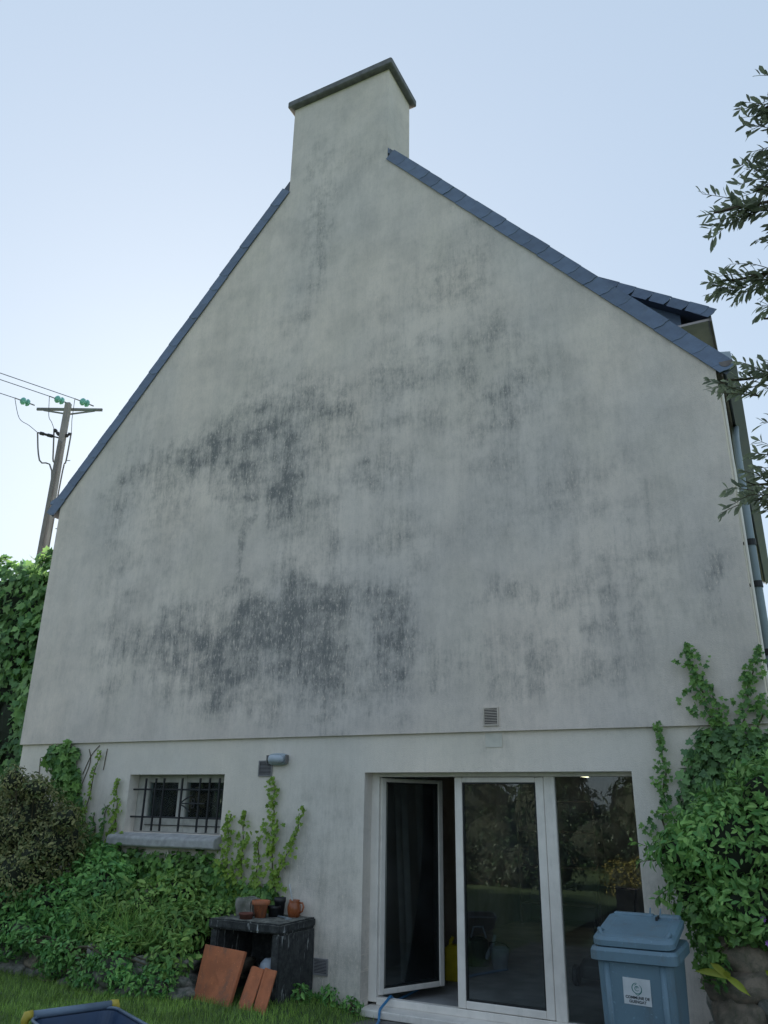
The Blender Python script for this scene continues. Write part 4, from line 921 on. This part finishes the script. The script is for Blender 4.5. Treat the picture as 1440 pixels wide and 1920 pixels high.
# ---- plants
def bush(name, label, cat, blobs, n_, matname, size, kind='oval', singles=0, group=None, base=None, jit=.5, down=.2, up=0., core=.6, extra=None):
    base = base or (blobs[0][0], blobs[0][1], .4)
    t_ = thing(name, label, cat, base, group)
    m = MB(); r_ = random.Random(len(label))
    for b in blobs:
        for q in range(3):
            e = (b[0]+r_.uniform(-.6, .6)*b[3], b[1]+r_.uniform(-.6, .6)*b[4], b[2]+r_.uniform(0, .7)*b[5])
            m.tube(smooth_path([(base[0]+r_.uniform(-.04, .04), base[1]+r_.uniform(-.04, .04), base[2]), ((base[0]+e[0])/2, (base[1]+e[1])/2, (base[2]+e[2])/2+.05), e], 4), [.014]*4+[.008]*4+[.004], 5)
    obj('stem', m, M['stem'], t_)
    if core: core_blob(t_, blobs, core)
    P, Q = blob_points(blobs, n_, .6); Q[:, 2] += .35
    if extra is not None: P, Q = extra(P, Q)
    keep = (P[:, 1] < -.02) | (P[:, 0] > 5)
    P, Q = P[keep], Q[keep]
    split_leaves(P, leaf_frames(P, Q, jit, down, up), np.clip(RNG.lognormal(-.12, .34, len(P)), .35, 1.7)*size, kind, matname, t_, singles)
    return t_
bush('bronze_shrub', 'rounded bronze and green shrub in the bed at the house corner', 'shrub', [(-8.05, -.62, 1.55, .48, .4, .48), (-7.62, -.6, 1.35, .4, .38, .38), (-8.5, -.65, 1.35, .5, .4, .5), (-7.9, -.75, 1.05, .5, .35, .35), (-8.25, -.6, 1.85, .36, .3, .26)]+[(-8.05+.62*math.cos(a_)+.1*math.sin(a_*5), -.85+.12*math.sin(a_*3), 1.45+.55*math.sin(a_), .17+.05*math.sin(a_*7), .16, .15+.04*math.cos(a_*4)) for a_ in [k_*.7-.4 for k_ in range(8)]], 15000, 'brownshrub', .042, 'oval', 200, base=(-8.05, -.55, .42))
bedg = 'leafy plants in the stone edged bed'
bush('leafy_plant', 'dark leafy plant at the foot of the bronze shrub', 'plant', [(-7.5, -.62, .75, .5, .35, .28), (-8.1, -.7, .7, .5, .3, .26), (-7.85, -.85, .50, .5, .2, .18)], 3600, 'bed', .07, 'oval', 160, bedg, core=.5)
bush('leafy_plant', 'leafy plant below the left end of the window sill', 'plant', [(-7.0, -.45, .9, .45, .35, .33), (-6.85, -.7, .62, .4, .32, .24), (-7.2, -.3, 1.1, .3, .25, .25)], 3600, 'bed', .072, 'oval', 160, bedg, core=.5)
bush('leafy_plant', 'pale leafy plant below the middle of the window sill', 'plant', [(-6.35, -.45, .72, .45, .38, .28), (-6.3, -.85, .50, .38, .25, .18), (-6.05, -.3, .9, .3, .22, .22)], 3400, 'bed_light', .068, 'oval', 160, bedg, core=.5)
bush('leafy_plant', 'light green plant spilling over the stones next to the hutch', 'plant', [(-5.72, -.55, .62, .32, .4, .24), (-5.62, -.82, .40, .25, .24, .24), (-5.5, -.4, .72, .22, .3, .16)], 3600, 'bed_light', .062, 'oval', 160, bedg, core=.5)
bush('leafy_plant', 'trailing plant hanging over the middle of the dry stone wall', 'plant', [(-6.75, -1.02, .40, .3, .16, .14), (-6.1, -1.08, .36, .25, .14, .18), (-7.3, -.95, .44, .3, .14, .12), (-5.6, -.98, .25, .2, .16, .18), (-7.8, -.93, .36, .35, .12, .16), (-6.4, -1.12, .26, .22, .1, .16), (-7.0, -.98, .28, .22, .1, .16), (-5.9, -1.1, .2, .2, .1, .14)], 3800, 'bed', .052, 'oval', 120, bedg, core=0)
bush('leafy_plant', 'drooping grassy plant over the stones beside the pale stone', 'plant', [(-6.5, -.8, .66, .42, .3, .14), (-5.95, -.85, .6, .35, .25, .12)], 1100, 'bed_light', .16, 'blade', 100, bedg, core=0, down=.0, up=.6, jit=.9)
# right-hand shrub
shrub = bush('leafy_shrub', 'large bright green shrub on the rock wall by the house corner', 'shrub', [(-.45, -.62, 1.55, .55, .48, .42), (-.88, -.55, 1.48, .28, .3, .22), (-.80, -.5, 1.20, .30, .32, .26), (-.15, -.6, 1.85, .5, .45, .38), (.35, -.6, 1.6, .6, .5, .6), (-.35, -.75, 1.15, .5, .4, .25), (.1, -.85, 1.25, .4, .3, .35)], 13000, 'shrub', .066, 'oval', 300, base=(-.3, -.4, .93), up=.5, down=0.)
# young upright shoots of the shrub
bush('ivy_cover', 'ivy creeping over the top of the rock wall', 'ivy', [(-.55, -.84, 1.04, .33, .13, .12), (-.1, -.92, 1.02, .35, .14, .12), (-.78, -.7, .95, .12, .25, .3), (-.72, -.96, .8, .07, .05, .16)], 1150, 'ivy', .06, 'ivy', 220, base=(-.5, -.7, .93), core=0, down=.9)
# sprigs that reach out of the shrub
def sprig(parent, pts, n_, matname, size, kind='oval', r=.004):
    P3 = smooth_path(pts, 6); m = MB(); m.tube(P3, [r*(1-.7*i/len(P3)) for i in range(len(P3))], 5); obj('twig', m, M['stem'], parent)
    u_ = np.linspace(.15, 1, n_); pp = []; D = []
    for i, f in enumerate(u_*(len(P3)-1)):
        a = int(f); b = min(a+1, len(P3)-1); p = P3[a].lerp(P3[b], f-a); d = (P3[b]-P3[max(a-1, 0)]).normalized()
        s = Vector(RNG.normal(0, 1, 3)); s = (s-d*s.dot(d)).normalized(); D.append((d*.8+s*.8).normalized()); pp.append(p)
    pp = np.array([tuple(p) for p in pp]); D = np.array([tuple(d) for d in D]); N = norm(RNG.normal(0, .6, (n_, 3))+np.array((0, -.3, .9))); N = norm(N-D*np.sum(N*D, 1, keepdims=True))
    leaf_objects(pp, frames(N, D), RNG.uniform(.7, 1.1, n_)*size, kind, matname, parent)
for a, b, c in (((-.9, -.55, 1.45), (-1.1, -.6, 1.5), (-1.27, -.62, 1.56)), ((-.95, -.5, 1.4), (-1.15, -.52, 1.42), (-1.25, -.55, 1.40)), ((-.85, -.5, 1.25), (-1.05, -.55, 1.22), (-1.15, -.55, 1.15)), ((-.8, -.55, 1.6), (-.95, -.55, 1.72), (-1.02, -.55, 1.80)), ((-.1, -.7, 2.0), (-.08, -.7, 2.2), (-.1, -.72, 2.33)), ((.1, -.7, 2.0), (.06, -.7, 2.25), (.02, -.7, 2.38)), ((-.4, -.8, 1.8), (-.42, -.82, 1.95), (-.45, -.82, 2.06)), ((-.6, -.7, 1.75), (-.66, -.72, 1.88), (-.7, -.72, 1.96)), ((-.2, -.9, 1.75), (-.22, -.95, 1.9), (-.24, -.96, 2.0))):
    sprig(shrub, (a, b, c), 14, 'shrub', .07)
# purple flowers
for i, (x, y, z_) in enumerate(((-.38, -1.08, 1.12), (-.37, -1.1, .98), (-.31, -1.12, 1.21), (-.29, -1.1, 1.05))):
    m = MB(); c = Vector((x, y, z_))
    for k_ in range(7):
        a = k_*.9; d = Vector((math.cos(a)*.8, -.55, math.sin(a)*.8)); s = d.cross(Vector((0, 1, 0))).normalized()
        m.add([c, c+d*.014+s*.006, c+d*.027, c+d*.014-s*.006], [(0, 1, 2, 3)])
    m.tube([c, c+Vector((.01, .03, -.06)), c+Vector((.02, .1, -.1))], .002, 4)
    tag(obj('purple_flower', m, M['purple']), ('purple flower among the ivy above the smaller tongue fern', 'lowest purple flower, just above the smaller tongue fern', 'highest purple flower at the edge of the green shrub', 'purple flower between the ivy and the green shrub')[i], 'flower', 'purple flowers on the rock wall')
# tongue shaped fern leaves in the rock wall
def tongue(c, dirs, label):
    t_ = thing('tongue_fern', label, 'fern', c)
    for d, L_ in dirs:
        d = Vector(d).normalized(); s = d.cross(Vector((0, -1, .25))).normalized(); n__ = s.cross(d).normalized(); m = MB(); vs = []
        for i in range(9):
            f = i/8; w = .022*math.sin(math.pi*min(1, f*.92+.08))**.6*(1 if f < .7 else (1-f)/.3*.9+.1); p = Vector(c)+d*L_*f+Vector((0, 0, -.25*L_*f*f))
            vs += [p-s*w+n__*.005, p-n__*.003, p+s*w+n__*.005]
        m.add(vs, [(3*i+a, 3*i+a+1, 3*i+a+4, 3*i+a+3) for i in range(8) for a in (0, 1)])
        o = obj('leaf', m, M['fern'], t_, smooth=True)
tongue((-.645, -1.12, .76), (((-1, -.35, .42), .23), ((-.55, -.3, .75), .17), ((.75, -.4, -.25), .16), ((.05, -.5, .8), .08)), 'yellow green tongue fern rooted low in the rock wall')
tongue((-.35, -1.12, .78), (((-.5, -.5, .7), .12), ((.4, -.5, .8), .12), ((.8, -.4, .3), .14)), 'smaller tongue fern under the purple flowers')
tongue((-.74, -1.1, .42), (((-.3, -.5, .6), .12), ((-.5, -.5, -.4), .1), ((.3, -.5, .3), .1)), 'tongue fern at the foot of the rock wall by the bin')

# ---- tree on the right, its twigs hanging into view
tr = thing('evergreen_tree', 'evergreen tree with narrow leaves, its twigs reaching in front of the house corner', 'tree', (1.75, -4.3, -.05))
g = MB(); trunk = smooth_path([(1.75, -4.3, -.06), (1.7, -4.28, 1.2), (1.6, -4.3, 2.4), (1.5, -4.25, 3.8), (1.45, -4.3, 5.2)], 5); g.tube(trunk, [.13*(1-.6*i/len(trunk)) for i in range(len(trunk))], 10); obj('trunk', g, M['bark'], tr, smooth=True)
clus = [(.19, -4.52, 4.55, 5), (.18, -4.45, 4.47, 4), (.16, -4.38, 4.38, 4), (.15, -4.34, 4.30, 4), (.30, -4.50, 4.60, 4), (.22, -4.35, 4.42, 3), (.24, -4.30, 4.28, 3), (.14, -4.28, 4.22, 4), (.02, -4.28, 4.30, 4), (-.03, -4.3, 4.28, 2), (.20, -4.2, 4.15, 3), (.08, -4.10, 4.04, 4), (-.04, -4.10, 4.06, 3), (-.10, -4.1, 4.04, 2), (.16, -4.05, 3.98, 4), (.10, -4.02, 3.86, 3), (.20, -4.0, 3.85, 3), (.03, -3.92, 3.66, 3), (-.09, -3.9, 3.66, 3), (-.12, -3.88, 3.60, 2), (.12, -3.9, 3.6, 3), (.10, -3.82, 3.46, 3), (.17, -3.8, 3.40, 3), (.02, -3.75, 3.28, 3), (-.08, -3.7, 3.22, 4), (-.12, -3.7, 3.17, 3), (-.05, -3.65, 3.10, 3), (.06, -3.7, 3.2, 3), (.13, -3.7, 3.05, 3), (.16, -3.8, 3.3, 3), (.3, -4.2, 4.0, 4), (.3, -4.0, 3.6, 4), (.33, -4.3, 4.35, 4), (.3, -3.8, 3.2, 4)]
tp, td, tn, ts = [], [], [], []; twigs = MB()
def tree_twig(pts, n_, size):
    P3 = smooth_path(pts, 5); twigs.tube(P3, [.0032*(1-.7*i/len(P3)) for i in range(len(P3))], 4)
    for f in np.linspace(.12, 1, n_)*(len(P3)-1):
        a = int(f); b = min(a+1, len(P3)-1); p = P3[a].lerp(P3[b], f-a); d = (P3[b]-P3[max(a-1, 0)]).normalized()
        s = Vector(RNG.normal(0, 1, 3)); s = (s-d*s.dot(d)).normalized(); dd = (d*.75+s*.85).normalized(); n__ = Vector(RNG.normal(0, .6, 3))+Vector((0, -.3, .8)); n__ = (n__-dd*n__.dot(dd)).normalized()
        tp.append(tuple(p)); td.append(tuple(dd)); tn.append(tuple(n__)); ts.append(size*random.uniform(.65, 1.1))
for i, (x, y, z_, nn) in enumerate(clus):
    x += .045
    if i % 3 == 0 or x > .25:
        st_ = min(trunk, key=lambda p: (p-Vector((1.6, -4.3, z_-.35))).length)
        q = smooth_path([tuple(st_), (x*.4+st_.x*.6, y*.4+st_.y*.6, z_*.5+st_.z*.5+.12), (x+.18, y, z_-.02), (x, y, z_)], 5); m = MB(); m.tube(q, [.011*(1-.8*k_/len(q))+.0015 for k_ in range(len(q))], 6); obj('limb', m, M['bark'], tr, smooth=True)
        root = Vector((x+.18, y, z_-.03))
    else:
        root = Vector((x+.15, y+.02, z_-.035))
    for k_ in range(nn+1):
        e = Vector((x, y, z_))+Vector((random.uniform(-.09, .06), random.uniform(-.1, .1), random.uniform(-.08, .085)))
        tree_twig([tuple(root), tuple(root.lerp(e, .55)+Vector((0, 0, random.uniform(-.02, .03)))), tuple(e)], 16, .062)
obj('twig', twigs, M['stem'], tr)
tp, td, tn, ts = np.array(tp), np.array(td), np.array(tn), np.array(ts)
split_leaves(tp, frames(tn, td), ts, 'narrow', 'tree', tr, 300, key=tp[:, 0])
# crown outside the frame
P, Q = blob_points([(1.3, -4.3, 4.9, .8, .9, .8), (1.0, -4.2, 3.9, .6, .7, .5), (1.8, -4.4, 4.2, .9, .9, .8), (1.5, -3.8, 5.5, .8, .8, .6)], 5200, .4)
P = P; foliage('foliage', P, leaf_frames(P, Q, .7, .1, .2), RNG.uniform(.045, .075, len(P)), 'narrow', M['tree'], tr)

# ---- garden behind the camera, mirrored in the panes
P0 = [(-3.9, -11.5, .3, .5, .4, .5), (-3.4, -11.5, .35, .5, .4, .5), (-2.8, -11.6, .4, .6, .4, .55), (-2.1, -11.6, .4, .6, .4, .6)]
bush('garden_bush', 'sunlit yellow green bush in the garden facing the house', 'bush', P0, 5500, 'hedge', .055, 'oval', 0, base=(-3.1, -11.5, -.05))
bush('added_laurel_hedge', 'dark laurel hedge across the garden facing the house', 'hedge', [(x, -10.9+.15*math.sin(x*3), .55, .75, .5, .75) for x in (-5.3, -6.0, -6.7, -7.7, -8.7, -9.7, -10.7)], 5000, 'conifer', .10, 'oval', 0, base=(-6.5, -10.9, -.05))  # unseen hedge added so the middle pane mirrors dark instead of lawn
P1 = [(x, -17+.6*math.sin(x), .9, 1.4, .9, 1.05) for x in (-13, -11, -9, -7.2, -5.4, -3.4, -1.4, .8)]
bush('clipped_hedge', 'long clipped dark hedge at the end of the garden', 'hedge', P1, 6500, 'conifer', .11, 'oval', 0, base=(-6, -17, -.3))
for i, (x, y, h, r_) in enumerate(((-15, -21, 4.2, 2.4), (-11.5, -22, 4.8, 2.6), (-8, -21, 4.3, 2.4), (-4.5, -22, 4.8, 2.6), (-1, -21, 4.4, 2.4), (2.5, -20, 4, 2.4), (-18.5, -18, 4.6, 2.4), (-21, -14, 4.8, 2.5), (-23, -10, 4.6, 2.4), (-17, -13.2, 4.4, 1.8), (-19, -15.6, 4.4, 1.6))):  # conifers at and past the corner added so the window mirrors dark
    t_ = thing('conifer', ('dark conifer just before the corner of the garden row', 'tall dark conifer second in the garden row', 'dark conifer third in the garden row', 'broad dark conifer fourth in the garden row', 'dark conifer fifth in the garden row', 'dark conifer at the right end of the garden row', 'dark conifer added where the garden row turns the corner', 'dark conifer after the corner of the garden row', 'last dark conifer added after the corner of the garden row', 'dark conifer added inside the corner of the garden row', 'slim dark conifer added in the corner of the garden row')[i], 'tree', (x, y, -.35), 'conifers at the end of the garden')
    m = MB(); m.tube([(x, y, -.4), (x, y, h*.9)], [.25, .04], 8); obj('trunk', m, M['bark'], t_)
    n_ = 2600; u_ = RNG.random(n_)**.8; a = RNG.random(n_)*6.283; rr = r_*(1-u_)**.7*(.55+.45*RNG.random(n_))*(1+.2*np.sin(u_*40))
    P = np.stack([x+rr*np.cos(a), y+rr*np.sin(a), .1+u_*h], 1); Q = np.stack([np.cos(a), np.sin(a), .4+0*a], 1)
    foliage('crown', P, leaf_frames(P, Q, .5, .6), RNG.uniform(.25, .5, n_), 'tuft', M['conifer'], t_)
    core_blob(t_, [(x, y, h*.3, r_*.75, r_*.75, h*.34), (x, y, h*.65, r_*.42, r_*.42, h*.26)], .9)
cb = thing('compost_bin', 'dark wooden compost bin in the garden facing the house', 'compost bin', (-3.1, -8.9, -.05))
for k_ in range(4):
    g = MB(); g.box(-3.45, -2.75, -9.06, -9.03, -.05+k_*.11, .045+k_*.11); obj('board', g, M['fascia'], cb)
    g = MB(); g.box(-3.45, -2.75, -8.69, -8.66, -.05+k_*.11, .045+k_*.11); obj('board', g, M['fascia'], cb)
for x in (-3.48, -2.75):
    g = MB(); g.box(x, x+.03, -9.06, -8.66, -.06, .40); obj('side_panel', g, M['fascia'], cb)

# ---- grass
n_ = 42000; P = np.zeros((n_, 3)); P[:, 0] = -8.6+RNG.random(n_)*4.95; P[:, 1] = -2.6+RNG.random(n_)*2.55
def wl_y(x):
    for (a, b), (c, e) in zip(WL[:-1], WL[1:-1]):
        if a <= x <= c: return b+(e-b)*(x-a)/(c-a)
    return -.75 if x > -4.5 else -.78
lim = np.array([wl_y(x)+.02 for x in P[:, 0]]); lim = np.where(P[:, 0] > -5.34, -.6, lim); lim = np.where(P[:, 0] > -4.52, -.03, lim)
dens = np.where(P[:, 0] > -4.05, RNG.random(n_) < np.clip((-3.72-P[:, 0])/.4, 0, 1), True)
P = P[(P[:, 1] < lim) & dens]; P[:, 2] = [lawn_z(x, y) for x, y, z_ in P]
ang = RNG.random(len(P))*6.283; D = norm(np.stack([np.cos(ang)*.45, np.sin(ang)*.45, np.ones(len(P))], 1)); N = norm(np.stack([-np.sin(ang), np.cos(ang), 0*ang], 1)); N = norm(N-D*np.sum(N*D, 1, keepdims=True))
N, Xg = np.cross(N, D), N
gr_ = foliage('grass', P, (Xg, D, N), RNG.uniform(.035, .085, len(P))*(1+.5*(P[:, 1] > lim[:len(P)].mean()-10)*0), 'blade', M['grass'], None)
tag(gr_, 'short green lawn grass in front of the stone wall', 'grass', kind='stuff')
# weeds along the foot of the wall
for i, (x, y, lab) in enumerate(((-4.3, -.12, 'tuft of weeds at the foot of the wall below the low vent'), (-4.05, -.1, 'small weed beside the patio door jamb'), (-4.45, -.35, 'weed tuft beside the right side of the hutch'))):
    bush('weed', lab, 'weed', [(x, y, lawn_z(x, y)+.06, .12, .07, .08)], 130, 'bed', .05, 'oval', 60, 'weeds along the wall', base=(x, y, lawn_z(x, y)), core=0, up=.5)

# ------------------------------------------------------------------ utility pole
px, py = -18.0, 6.3
ZP = 12.25
pole = thing('utility_pole', 'grey concrete utility pole with crossarm and green glass insulators', 'pole', (-17.5, 6.4, -.35))
PX, PY = -16.95, 5.86
dirp = Vector((.891, .454, 0)).normalized()
g = MB()
side_ = Vector((dirp.y, -dirp.x, 0))
def prect(z_, w, d): return [Vector((PX, PY, z_))+dirp*a*w/2+side_*b*d/2 for a, b in ((-1, -1), (1, -1), (1, 1), (-1, 1))]
g.loft([prect(-.4, .30, .26), prect(ZP+.05, .15, .16)]); obj('post', g, M['pole'], pole, bevel=.02)
g = MB(); g.loft([[p+dirp*.0 for p in prect(z_, w, .36)] for z_, w in ((-.3, .1), (ZP-1.2, .06))]); obj('cable_channel', g, M['arm'], pole)
arm = MB(); c = Vector((PX, PY, ZP-.08))-side_*.0
def bar(m, a, b, h, d):
    t_ = (b-a).normalized(); s = Vector((-t_.y, t_.x, 0)).normalized(); u_ = t_.cross(s)
    m.add([p+s*i*d/2+u_*j*h/2 for p in (a, b) for i, j in ((-1, -1), (1, -1), (1, 1), (-1, 1))], [(0, 1, 2, 3), (7, 6, 5, 4), (0, 4, 5, 1), (1, 5, 6, 2), (2, 6, 7, 3), (3, 7, 4, 0)])
E0, E1 = c-dirp*.93, c+dirp*.93
bar(arm, E0-side_*.13, E1-side_*.13, .075, .05); ca = obj('crossarm', arm, M['arm'], pole)
arm = MB(); bar(arm, c+Vector((0, 0, -.16))-side_*.12, E0-side_*.12+dirp*.2+Vector((0, 0, -.04)), .04, .03); bar(arm, c+Vector((0, 0, -.16))-side_*.12, E1-side_*.12-dirp*.2+Vector((0, 0, -.04)), .04, .03); obj('brace', arm, M['arm'], ca)
wd = Vector((-.26, -.966, 0)).normalized()
k_ = 0
for off, up_ in ((-.95, .05), (0.0, .12), (.72, .05)):
    a = c+dirp*off+Vector((0, 0, up_)); i0 = a+wd*.14; i1 = a+wd*.42
    g = MB(); g.tube([a, i0], .018, 6); g.tube([i1, i1+wd*.14], .015, 6); ins = obj('insulator_rod', g, M['arm'], pole)
    Q_ = wd.to_track_quat('Z', 'Y').to_matrix().to_4x4()
    g = MB(); g.lathe([(.02, 0), (.085, .02), (.11, .07), (.10, .09), (.05, .10), (.05, .14), (.10, .15), (.11, .2), (.08, .24), (.02, .27)], i0, 16, Q_); obj('insulator', g, M['insulator'], ins, smooth=True)
    e = i1+wd*.14; far = e+wd*60+Vector((0, 0, 0)); pts = [e+(far-e)*f+Vector((0, 0, -2.2*4*f*(1-f)*.35)) for f in [j/20 for j in range(21)]]
    g = MB(); g.tube(pts, .011, 5); wr = obj('power_line', g, M['wire']); tag(wr, ('lowest power line leaving the end of the crossarm', 'middle power line leaving the pole head', 'upper power line leaving the inner end of the crossarm')[k_], 'power line', 'power lines from the utility pole')
    tgt = (c+dirp*(-.72)+Vector((0, 0, -.80)), c+dirp*(-.28)+Vector((0, 0, -.68)), c+dirp*(.22)+Vector((0, 0, -.80)))[k_]
    g = MB(); g.tube(smooth_path([e, e+(tgt-e)*.28+Vector((0, 0, -.32)), e+(tgt-e)*.66+Vector((0, 0, -.14)), tgt], 5), .009, 5); obj('jumper_wire', g, M['wire'], pole)
    g = MB(); hub = c+Vector((0, 0, -.98)); rg = [tgt+(hub-tgt)*f for f in (0.02, .1, .11, .25, .26, .4, .41, .6, .61, .95)]; g.tube(rg, [.02, .02, .05, .05, .035, .035, .05, .05, .02, .02], 10); obj('cable_head', g, M['iron'], pole)
    low = c+Vector((0, 0, -2.4))-dirp*(.12 if k_ != 2 else -.1)-side_*.12
    g = MB(); g.tube(smooth_path([tgt, tgt+(low-tgt)*.45+Vector((0, 0, -.1))+dirp*(-.1 if k_ == 0 else .02), low, low-Vector((0, 0, 6))], 5), .022, 6); obj('down_cable', g, M['arm'], pole)
    k_ += 1
for z_ in (10.6, 9.6, 8.6, 7.6):
    g = MB(); p = Vector((PX, PY, z_))+dirp*(.14+.008*(12-z_)); g.tube([p-side_*.16, p+dirp*.1-side_*.16], .012, 6); obj('step_bolt', g, M['zinc'], pole)
